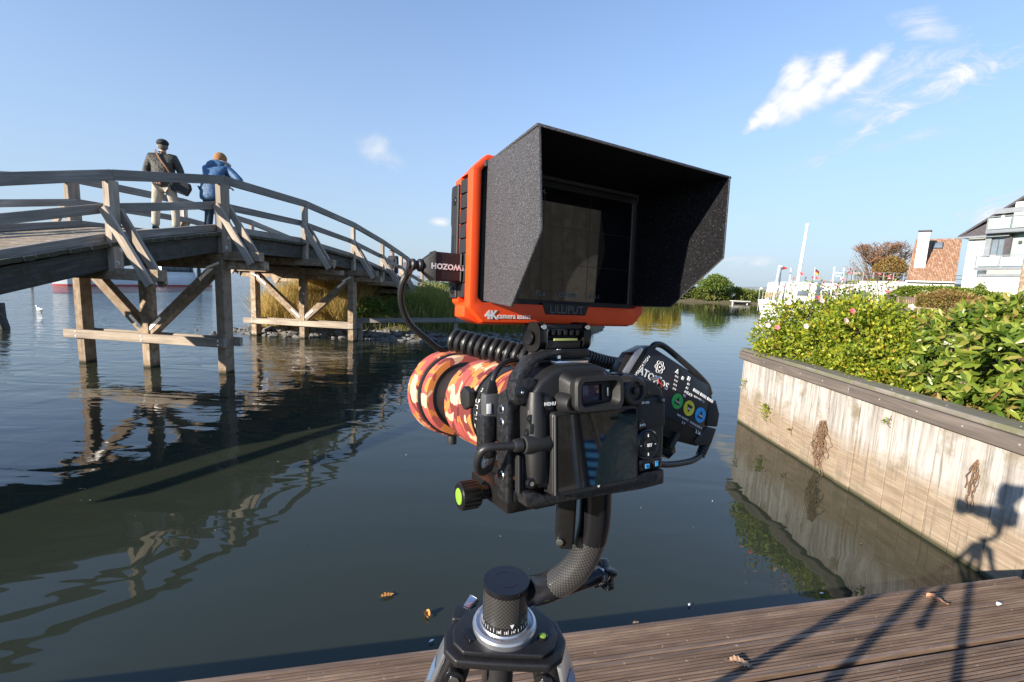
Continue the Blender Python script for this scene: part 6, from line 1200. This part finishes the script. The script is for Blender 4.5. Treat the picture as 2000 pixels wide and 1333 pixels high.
# ---------------------------------------- recorder box on the right
rc = thing('video_recorder', 'black video recorder with green, yellow and blue round marks tilted right of the camera', 'recorder', MC @ T(0, .030, 0)); bpy.context.view_layer.update()
E1, E2 = Vector((.894, 0, -.447)), Vector((.447, 0, .894)); RM = Matrix(((E1.x, 0, E2.x, 0), (0, 1, 0, 0), (E1.z, 0, E2.z, 0), (0, 0, 0, 1)))   # local x along the box, z up the box
def rp(nm, poly, a, c, mat, par=None, bev=.0015):
    bm = B(); prism(bm, poly, a, c, XZ); bm.transform(RM); return mk(nm, bm, mat, par or rc, bev)
rp('housing', [(.002, .083), (.0155, .1335), (.0290, .1475), (.1180, .1475), (.1330, .1330), (.1380, .1000), (.1240, .0855), (.0980, .0770), (.060, .0770)], .0, .020, M_ano)
rp('front_panel', [(.026, .090), (.026, .1425), (.030, .1455), (.1160, .1455), (.1250, .1365), (.1300, .0990)], -.0009, -.0001, simple('panel_navy_black', (.012, .016, .026), .3, 0, .2, 40, 0), None, .0002)
rp('corner_guard', [(.1255, .1295), (.1340, .1360), (.1455, .1250), (.1485, .1120), (.1330, .1070)], -.0015, .022, M_blackmatte); rp('corner_guard', [(.1325, .1055), (.1480, .1100), (.1475, .0930), (.1270, .0830), (.1230, .0880)], -.0015, .022, M_blackmatte)
rp('side_label', [(.0050, .0980), (.0130, .1330), (.0180, .1400), (.0215, .1400), (.0120, .0980)], -.0012, -.0002, M_silver, None, .0003)
def rt_(txt, s_, x, z, rot=0, mat=M_white, bold=0, par=None): return lettering(txt, s_, RM @ T(x, -.0012, z) @ RX(90) @ RZ(rot), mat, par or rc, bold=bold)
rt_('ATOMOS', .0100, .0455, .1205, 0, M_embl if 'M_embl' in globals() else M_white, .00012); rt_('POWERSTATION', .0042, .0262, .1220, 72, M_white)
for k in range(3):
    pts = [Vector((.0062*math.cos(t), 0, .0030*math.sin(t))) for t in [2*PI*q/28 for q in range(29)]]; a = math.radians(60*k+15); bm = B(); tube(bm, [(p.x*math.cos(a)-p.z*math.sin(a), -.0012, p.x*math.sin(a)+p.z*math.cos(a)) for p in pts], .00028, 5)
    bm.transform(RM @ T(.0475, 0, .1335)); mk('atom_emblem', bm, M_white, rc)
bm = B(); sph(bm, (0, -.0012, 0), .0009, 8); bm.transform(RM @ T(.0475, 0, .1335)); mk('emblem_dot', bm, M_white, rc)
for x, mat, up_, tx in ((.0830, M_green, 1, 'PLAY'), (.1010, M_yell, -1, 'REC'), (.1190, M_recblue, 1, 'HELP')):
    bm = B(); cyl(bm, (x, -.0010, .1135), (x, -.0016, .1135), .0076, seg=36); bm.transform(RM); o = mk('round_mark', bm, mat, rc)
    bm = B(); s_ = .0042*up_; prism(bm, [(x-.0040, .1135-s_*.75), (x+.0040, .1135-s_*.75), (x, .1135+s_)], -.0021, -.0017, XZ); bm.transform(RM); t_ = mk('triangle_mark', bm, M_black, o); lettering(tx, .0026, RM @ T(x, -.0024, .1125) @ RX(90), M_white, o, bold=.00003)
for x, z, s_ in ((.0700, .1395, .0022), (.0800, .1365, .0016), (.0880, .1395, .0020)):
    bm = B(); prism(bm, [(x-s_, z-s_), (x+s_, z-s_), (x, z+s_)] if x < .075 else [(x-s_*.8, z-s_), (x+s_*.8, z-s_), (x+s_*.8, z+s_), (x-s_*.8, z+s_)], -.0018, -.0011, XZ); bm.transform(RM); mk('status_icon', bm, M_white, rc)
for k in range(3): bm = B(); bb(bm, (.0985+.0112*k, -.0018, .1310), (.1080+.0112*k, -.0011, .1342)); bm.transform(RM); mk('white_bar', bm, M_white, rc, .0004, seg=1)
for k in range(4): rt_('12 V', .0026, .0720+.0008*k, .1345-.0040*k); rt_('IN', .0030, .0900, .1345-.0042*k, 0, M_white, .0001)
rt_('7.4 V', .0040, .0960, .1262, 0, M_white, .0001); rt_('8.4 V  USB  DC', .0026, .1110, .1272); rt_('MAX OUTPUT   CHARGE INPUT', .0027, .1080, .1020, 0); rt_('2.1A', .0042, .1240, .0965, 0, M_white, .0001); rt_('5 V', .0034, .1005, .0975)
rp('battery', [(.078, .062), (.078, .0768), (.104, .0768), (.110, .070), (.104, .060)], .004, .026, M_gloss); rp('battery_latch', [(.090, .070), (.094, .086), (.099, .086), (.096, .068)], -.004, .003, M_blackmatte, None, .0006)
rp('mount_arm', [(.052, .060), (.052, .100), (.070, .100), (.074, .078), (.070, .060)], .006, .018, M_ano)
WR = lambda px, py, yl=.038: MC @ lp(MC, px, py, yl)
cable('power_cable', 'black cable arching over the top edge of the recorder', [WR(1276, 690), WR(1274, 679, .034), WR(1283, 673, .034), WR(1300, 679, .034), WR(1335, 708, .032), WR(1362, 732, .030), WR(1380, 752, .034), WR(1386, 768, .045)], .0031)
cable('power_cable', 'black cable curving from under the recorder back to the camera base', [WR(1374, 866, .036), WR(1372, 884, .034), WR(1356, 898, .030), WR(1330, 905, .026), WR(1300, 908, .022), WR(1270, 905, .02)], .0030)
bm = B(); q0, q1 = WR(1379, 862, .036), WR(1369, 887, .034); rbm = thing('strain_relief', 'ribbed rubber sleeve on the cable under the recorder', 'cable sleeve', q0)
for k in range(6): t = k/5; c = (q1-q0)*t; cyl(bm, c, c+(q1-q0)*.12, .0052-.0006*t, seg=14)
cyl(bm, (0, 0, 0), q1-q0, .0042, .0036, seg=14); mk('ribbed_sleeve', bm, M_cable, rbm)
# ---------------------------------------- gimbal head
GX, GY = .005, .470
gh = thing('gimbal_head', 'carbon fibre gimbal head with curved swing arm on the tripod', 'tripod head', Vector((GX, GY, 1.622))); bpy.context.view_layer.update(); go = Vector((GX, GY, 1.622))
bm = B(); lathe(bm, [(0, .0256), (.0070, .0256)], axis='Z', seg=48); col = mk('scale_band', bm, M_black, gh)
for k in range(40):
    a = 2*PI*k/40; bm = B(); bb(bm, (-.00022, -.0002, .0012), (.00022, .0002, .0058 if k % 2 else .0044)); o = mk('scale_tick', bm, M_white, col, 0, smooth=False); o.matrix_local = Matrix.Rotation(a, 4, 'Z') @ T(0, -.0257, 0)
for a, t_ in ((-4, '2'), (14, '4'), (-22, '0')): lettering(t_, .0036, Matrix.Rotation(math.radians(a+9), 4, 'Z') @ T(0, -.0260, .0030) @ RX(90), M_white, col, 'scale_number', bold=.0001)
bm = B(); lathe(bm, [(.0072, .0254), (.0405, .0254)], axis='Z', seg=48, uvs=True); mk('carbon_column', bm, M_carbon, gh)
bm = B(); lathe(bm, [(.0407, .0258), (.0440, .0262), (.0464, .0262), (.0470, .0255), (.0470, .0140), (.0466, .0135), (.0470, .0130), (.0470, .001)], axis='Z', seg=56); mk('top_cap', bm, M_gloss, gh, ang=25)
bm = B(); bb(bm, (-.0262, 0, 0), (.0262, .0001, .0001)); bm.free()
bm = B(); prism(bm, [(-.0022, .0118), (.0022, .0118), (0, .0070)], -.0262, -.0256, XZ); o = mk('index_arrow', bm, M_white, gh); o.rotation_euler = (0, 0, math.radians(18))
A_ = [atY(1024, 1156, .482), atY(1040, 1154, .480), atY(1062, 1149, .474), atY(1088, 1139, .465), atY(1113, 1122, .457), atY(1136, 1095, .452), atY(1151, 1062, .448), atY(1160, 1025, .445), atY(1163, 985, .443), atY(1164, 950, .441), atY(1166, 915, .44), atY(1160, 880, .44)]
SP = smoothpts(A_, 6); nS = len(SP)
def seg_(nm, i0, i1, r0, mat): bm = B(); tube(bm, [p-go for p in SP[i0:i1]], r0, 28, True); return mk(nm, bm, mat, gh)
seg_('arm_socket', 0, 19, .0160, M_gloss); seg_('carbon_arm', 18, 39, .0156, M_carbon); seg_('arm_upper', 38, nS, .0160, M_gloss)
# swing cradle rail
q0, q1 = atY(1087, 968, .425), atY(1112, 1074, .425); zt, zb_ = q0.z+.02, q1.z
cr = thing('swing_rail', 'upright black cradle rail with white scale marks hanging beside the gimbal arm', 'gimbal rail', Matrix.Translation((q1.x-.005, .425, zb_))); bpy.context.view_layer.update(); hh = zt-zb_
bm = B(); prism(bm, [(-.0082, .006), (-.0035, 0), (.0080, 0), (.0080, hh), (-.0082, hh)], 0, .022, XZ); rl = mk('rail', bm, M_ano, cr, .0012)
bm = B(); bb(bm, (.0082, .002, .004), (.0098, .020, hh)); mk('scale_plate', bm, M_gloss, cr, .0004, seg=1)
for k in range(12): bm = B(); bb(bm, (.0099, .0040, .008+.0042*k), (.0101, .0100 if k % 3 == 0 else .0072, .0085+.0042*k)); mk('scale_mark', bm, M_white, cr, 0, smooth=False)
bm = B(); cyl(bm, (-.0055, -.0003, .0085), (-.0055, -.0030, .0085), .0036, seg=18); mk('stop_screw', bm, M_metal, cr, .0006)
bm = B(); bb(bm, (-.018, -.002, hh+.002), (.020, .030, hh+.014)); mk('cradle_plate', bm, M_ano, cr, .002)
# pan lock knob
k0 = atY(1140, 1130, .475); k1 = atY(1172, 1124, .49); kn = thing('locking_knob', 'black lobed locking knob on a stem under the gimbal arm', 'knob', k1); bm = B(); cyl(bm, atY(1095, 1150, .47)-k1, (0, 0, 0), .0088, seg=24); mk('knob_stem', bm, M_gloss, kn, .0008)
dk = (k1-k0).normalized(); n_ = 64; bm = B(); pk = []
for k in range(n_): a = 2*PI*k/n_; r_ = .0150+.0030*math.cos(5*a); pk.append((r_*math.cos(a), r_*math.sin(a)))
prism(bm, pk, 0, .011, XY); o = mk('lobed_grip', bm, M_gloss, kn, .0014, ang=50); o.matrix_local = dk.to_track_quat('Z', 'Y').to_matrix().to_4x4(); bm = B(); cyl(bm, dk*-.0030, dk*-.0002, .0105, seg=32); mk('grip_washer', bm, M_metal, kn)
# ---------------------------------------- tripod
tr = thing('tripod', 'tripod with black platform, silver collar and silver leg shoulders standing on the deck', 'tripod', Vector((GX, GY, .45))); bpy.context.view_layer.update(); to = Vector((GX, GY, .45)); ZT = 1.6215-.45
bm = B(); lathe(bm, [(ZT-.0145, .0350), (ZT-.0045, .0362), (ZT-.0020, .0352), (ZT-.0008, .0325), (ZT-.0022, .0310), (ZT-.0022, .0275), (ZT-.0005, .0265), (ZT-.0003, .010)], axis='Z', seg=64); mk('silver_collar', bm, M_silver, tr, ang=25)
feet = [Vector((-.05, 1.12, .45)), Vector((-.47, .44, .45)), Vector((.42, .33, .45))]; dirs_ = [Vector((f.x-GX, f.y-GY, 0)).normalized() for f in feet]
dirs_[1] = Vector((-.72, -.55, 0)).normalized(); dirs_[2] = Vector((.80, -.50, 0)).normalized()
dirs_ = [Vector((math.cos(math.radians(a)), math.sin(math.radians(a)), 0)) for a in (95, 187, -8)]
pk = [(-.050, -.0425), (-.02, -.0440), (.018, -.0445), (.048, -.0440), (.063, -.031), (.0695, -.008), (.062, .018), (.022, .062), (-.018, .062), (-.056, .022), (-.0675, -.004), (-.064, -.028)]
bm = B(); prism(bm, [(u*.86, v*.86) for u, v in pk], ZT-.016, ZT-.0105, XY); mk('platform_top', bm, M_black, tr, .0022, seg=3)
bm = B(); prism(bm, pk, ZT-.026, ZT-.0163, XY); pf_ = mk('platform', bm, M_black, tr, .0032, seg=3, ang=45)
bp = atZ(1060, 1243, 1.612)-to; bm = B(); lathe(bm, [(-.002, .0058), (.0012, .0058), (.0018, .0048), (.0010, .0040), (.0013, .0006)], axis='Z', seg=24); bl = mk('bubble_level', bm, M_gloss, tr); bl.location = (bp.x, bp.y, ZT-.0102); bm = B(); lathe(bm, [(0, .0042), (.0018, .0038), (.0022, .001)], axis='Z', seg=20); mk('level_fluid', bm, M_lime, bl)
sq = atZ(915, 1243, 1.611)-to; bm = B(); rrloft(bm, [(0, .0095, .0030), (.0022, .0090, .0026)], 0, 0, .9); o = mk('carry_slot', bm, M_gloss, tr); o.matrix_local = T(sq.x, sq.y, ZT-.0098) @ RZ(-62) @ RX(90)
bm = B(); cyl(bm, (-.003, -.002, ZT-.026), (-.003, -.002, ZT-.36), .0150, seg=28); mk('centre_column', bm, M_blackmatte, tr); bm = B(); cyl(bm, (0, 0, ZT-.36), (0, 0, ZT-.385), .019, seg=24); mk('column_foot', bm, M_ano, tr, .002)
for i, (f, d_) in enumerate(zip(feet, dirs_)):
    hinge = Vector((GX, GY, 0))+d_*.050; hinge.z = 1.583; h_ = hinge-to; ft = f-to; ld = (ft-h_).normalized(); side = ld.cross(Vector((0, 0, 1))).normalized()
    if side.length < .1: side = Vector((1, 0, 0))
    nrm = side.cross(ld); 
    fr3 = Matrix(((side.x, nrm.x, -ld.x, h_.x), (side.y, nrm.y, -ld.y, h_.y), (side.z, nrm.z, -ld.z, h_.z), (0, 0, 0, 1)))
    if nrm.z < 0: fr3 = fr3 @ RZ(180)
    Lg = (ft-h_).length; leg = B(); cyl(leg, (0, 0, -.075), (0, 0, -Lg*.42), .0175, seg=24); lg = mk('leg', leg, M_carbon, tr); lg.matrix_local = fr3
    bm = B(); cyl(bm, (0, 0, -Lg*.42), (0, 0, -Lg*.46), .0210, seg=20); mk('leg_lock', bm, M_cable, lg, .002); bm = B(); cyl(bm, (0, 0, -Lg*.46), (0, 0, -Lg*.72), .0150, seg=20); mk('lower_tube', bm, M_ano, lg)
    bm = B(); cyl(bm, (0, 0, -Lg*.72), (0, 0, -Lg*.755), .0185, seg=20); mk('leg_lock', bm, M_cable, lg, .002); bm = B(); cyl(bm, (0, 0, -Lg*.755), (0, 0, -Lg+.02), .0095, seg=20); mk('lower_tube', bm, M_ano, lg); bm = B(); sph(bm, (0, 0, -Lg+.016), .016, 14); mk('rubber_foot', bm, M_cable, lg)
    bm = B(); rrloft(bm, [(.010, .0190, .0140), (-.020, .0210, .0165), (-.055, .0205, .0170), (-.085, .0170, .0160)], 0, 0, .5)
    for v in bm.verts: v.co = Vector((v.co.x, v.co.z, v.co.y))
    mk('leg_shoulder', bm, M_ano, lg)
    bm = B(); prism(bm, [(-.0150, .004), (.0150, .004), (.0175, -.020), (.0140, -.062), (-.0140, -.062), (-.0175, -.020)], .0150, .0200, lambda u, v, w: (u, w, v)); mk('silver_panel', bm, M_silver, lg, .0020)
    bm = B(); prism(bm, [(-.0090, -.020), (.0090, -.020), (.0105, -.034), (.0, -.046), (-.0105, -.034)], .0203, .0210, lambda u, v, w: (u, w, v)); mk('panel_inlay', bm, simple('inlay_blue_grey', (.20, .30, .48), .3, .4, .1, 20, 0) if i == 0 else bpy.data.materials['inlay_blue_grey'], lg)
    for sg_ in (-1, 1):
        bm = B(); cyl(bm, (sg_*.0205, .0, -.012), (sg_*.0260, .0, -.012), .0105, seg=24); hb = mk('hinge_cap', bm, M_gloss, lg, .0014); bm = B(); cyl(bm, (sg_*.0260, .0, -.012), (sg_*.0280, .0, -.012), .0058, seg=18); mk('hinge_bolt', bm, M_metal, hb, .0008)

bm = B(); bb(bm, (-.062, .014, ZT-.030), (-.040, .040, ZT-.014)); mk('hinge_block', bm, M_black, tr, .004, seg=3); q = atZ(918, 1180, 1.607)-to; bm = B(); rrloft(bm, [(-.008, .0050, .0030), (.008, .0062, .0034)], 0, 0, .7); o = mk('angle_lock', bm, M_metal, tr, .0010); o.matrix_local = T(*q) @ RZ(-35) @ RX(20)
q = atZ(893, 1214, 1.600)-to; bm = B(); cyl(bm, (.006, 0, 0), (-.004, 0, 0), .0058, seg=20); o = mk('hinge_bolt', bm, M_metal, tr, .0008); o.matrix_local = T(*q) @ RZ(40)
# ================================================= the quay behind the camera (seen in the screens' reflections)
M_teal = cloth('teal_jacket', (.012, .045, .060), 12, .3, .8, .02, .6)
root, HM, k, ly = person('photographer in dark teal jacket and jeans standing on the deck right beside the tripod', yawM(Vector((.74, .22, .453)), .0), 1.66,
    [((-.27, -.06, 1.12), (-.24, .02, .90)), ((.28, -.06, 1.12), (.25, .02, .90))], M_teal, M_jeans, None, .78, (-.2, 1, -.1), .0, .11)
bm = B(); sph(bm, (0, -.018, .022), .108, 16, (.86, .98, 1.0)); o = mk('hair', bm, M_hairg, root); o.matrix_local = HM
M_crate = simple('blue_crate_plastic', (.02, .18, .42), .45, 0, .1, 20, 0)
cr_ = thing('plastic_crate', 'blue slatted plastic crate standing on a timber chest behind the camera', 'crate', yawM(Vector((2.85, -.72, 1.205)), .3)); bpy.context.view_layer.update()
def cbx(nm, a, c): bm = B(); bb(bm, a, c); mk(nm, bm, M_crate, cr_, .004, seg=1)
cbx('base', (-.3, -.2, 0), (.3, .2, .02))
for z in (.04, .10, .16, .22, .28):
    for y in (-.2, .18): cbx('slat', (-.3, y, z), (.3, y+.02, z+.035))
    for x in (-.32, .30): cbx('slat', (x, -.2, z), (x+.02, .2, z+.035))
for x in (-.32, -.01, .295):
    for y in (-.215, .195): cbx('corner_post', (x, y, 0), (x+.03, y+.02, .33))
t2 = thing('spare_tripod', 'folded open aluminium tripod standing on the deck behind the camera', 'tripod', Vector((1.70, -.52, .453))); bpy.context.view_layer.update()
for k in range(3):
    a = 2*PI*k/3+.4; bm = B(); cyl(bm, (.05*math.cos(a), .05*math.sin(a), 1.48), (.48*math.cos(a), .48*math.sin(a), 0), .014, .011, 10); mk('leg', bm, M_ano if k else M_metal, t2)
bm = B(); cyl(bm, (0, 0, .8), (0, 0, 1.6), .014, seg=12); mk('centre_column', bm, M_metal, t2); bm = B(); cyl(bm, (0, 0, 1.43), (0, 0, 1.50), .07, seg=16); mk('platform', bm, M_ano, t2, .005)
sb = thing('reflection_shed', 'tall dark timber shed added behind the camera to darken the screen reflections', 'shed', Vector((9, -5.0, .44))); bpy.context.view_layer.update()  # unseen shed, added as a dark mass for the monitor screen to reflect
for k in range(16):
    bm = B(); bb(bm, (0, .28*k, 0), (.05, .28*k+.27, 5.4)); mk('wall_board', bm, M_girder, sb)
bm = B(); bb(bm, (.06, 0, 0), (7, 4.45, 5.3)); mk('wall', bm, M_girder, sb); bm = B(); prism(bm, [(-.4, 5.42), (2.2, 6.8), (4.9, 5.42)], -.4, 7.4, YZ); mk('roof', bm, M_slate, sb)

tb = thing('timber_chest', 'plain timber storage chest on the deck behind the camera', 'chest', yawM(Vector((2.85, -.72, .453)), .3)); bpy.context.view_layer.update()
for k in range(5):
    bm = B(); bb(bm, (-.5, -.32, .02+.138*k), (.5, .32, .150+.138*k)); mk('side_board', bm, M_warm, tb, .006)
bm = B(); bb(bm, (-.53, -.35, .712), (.53, .35, .750)); mk('lid', bm, M_wood, tb, .006)
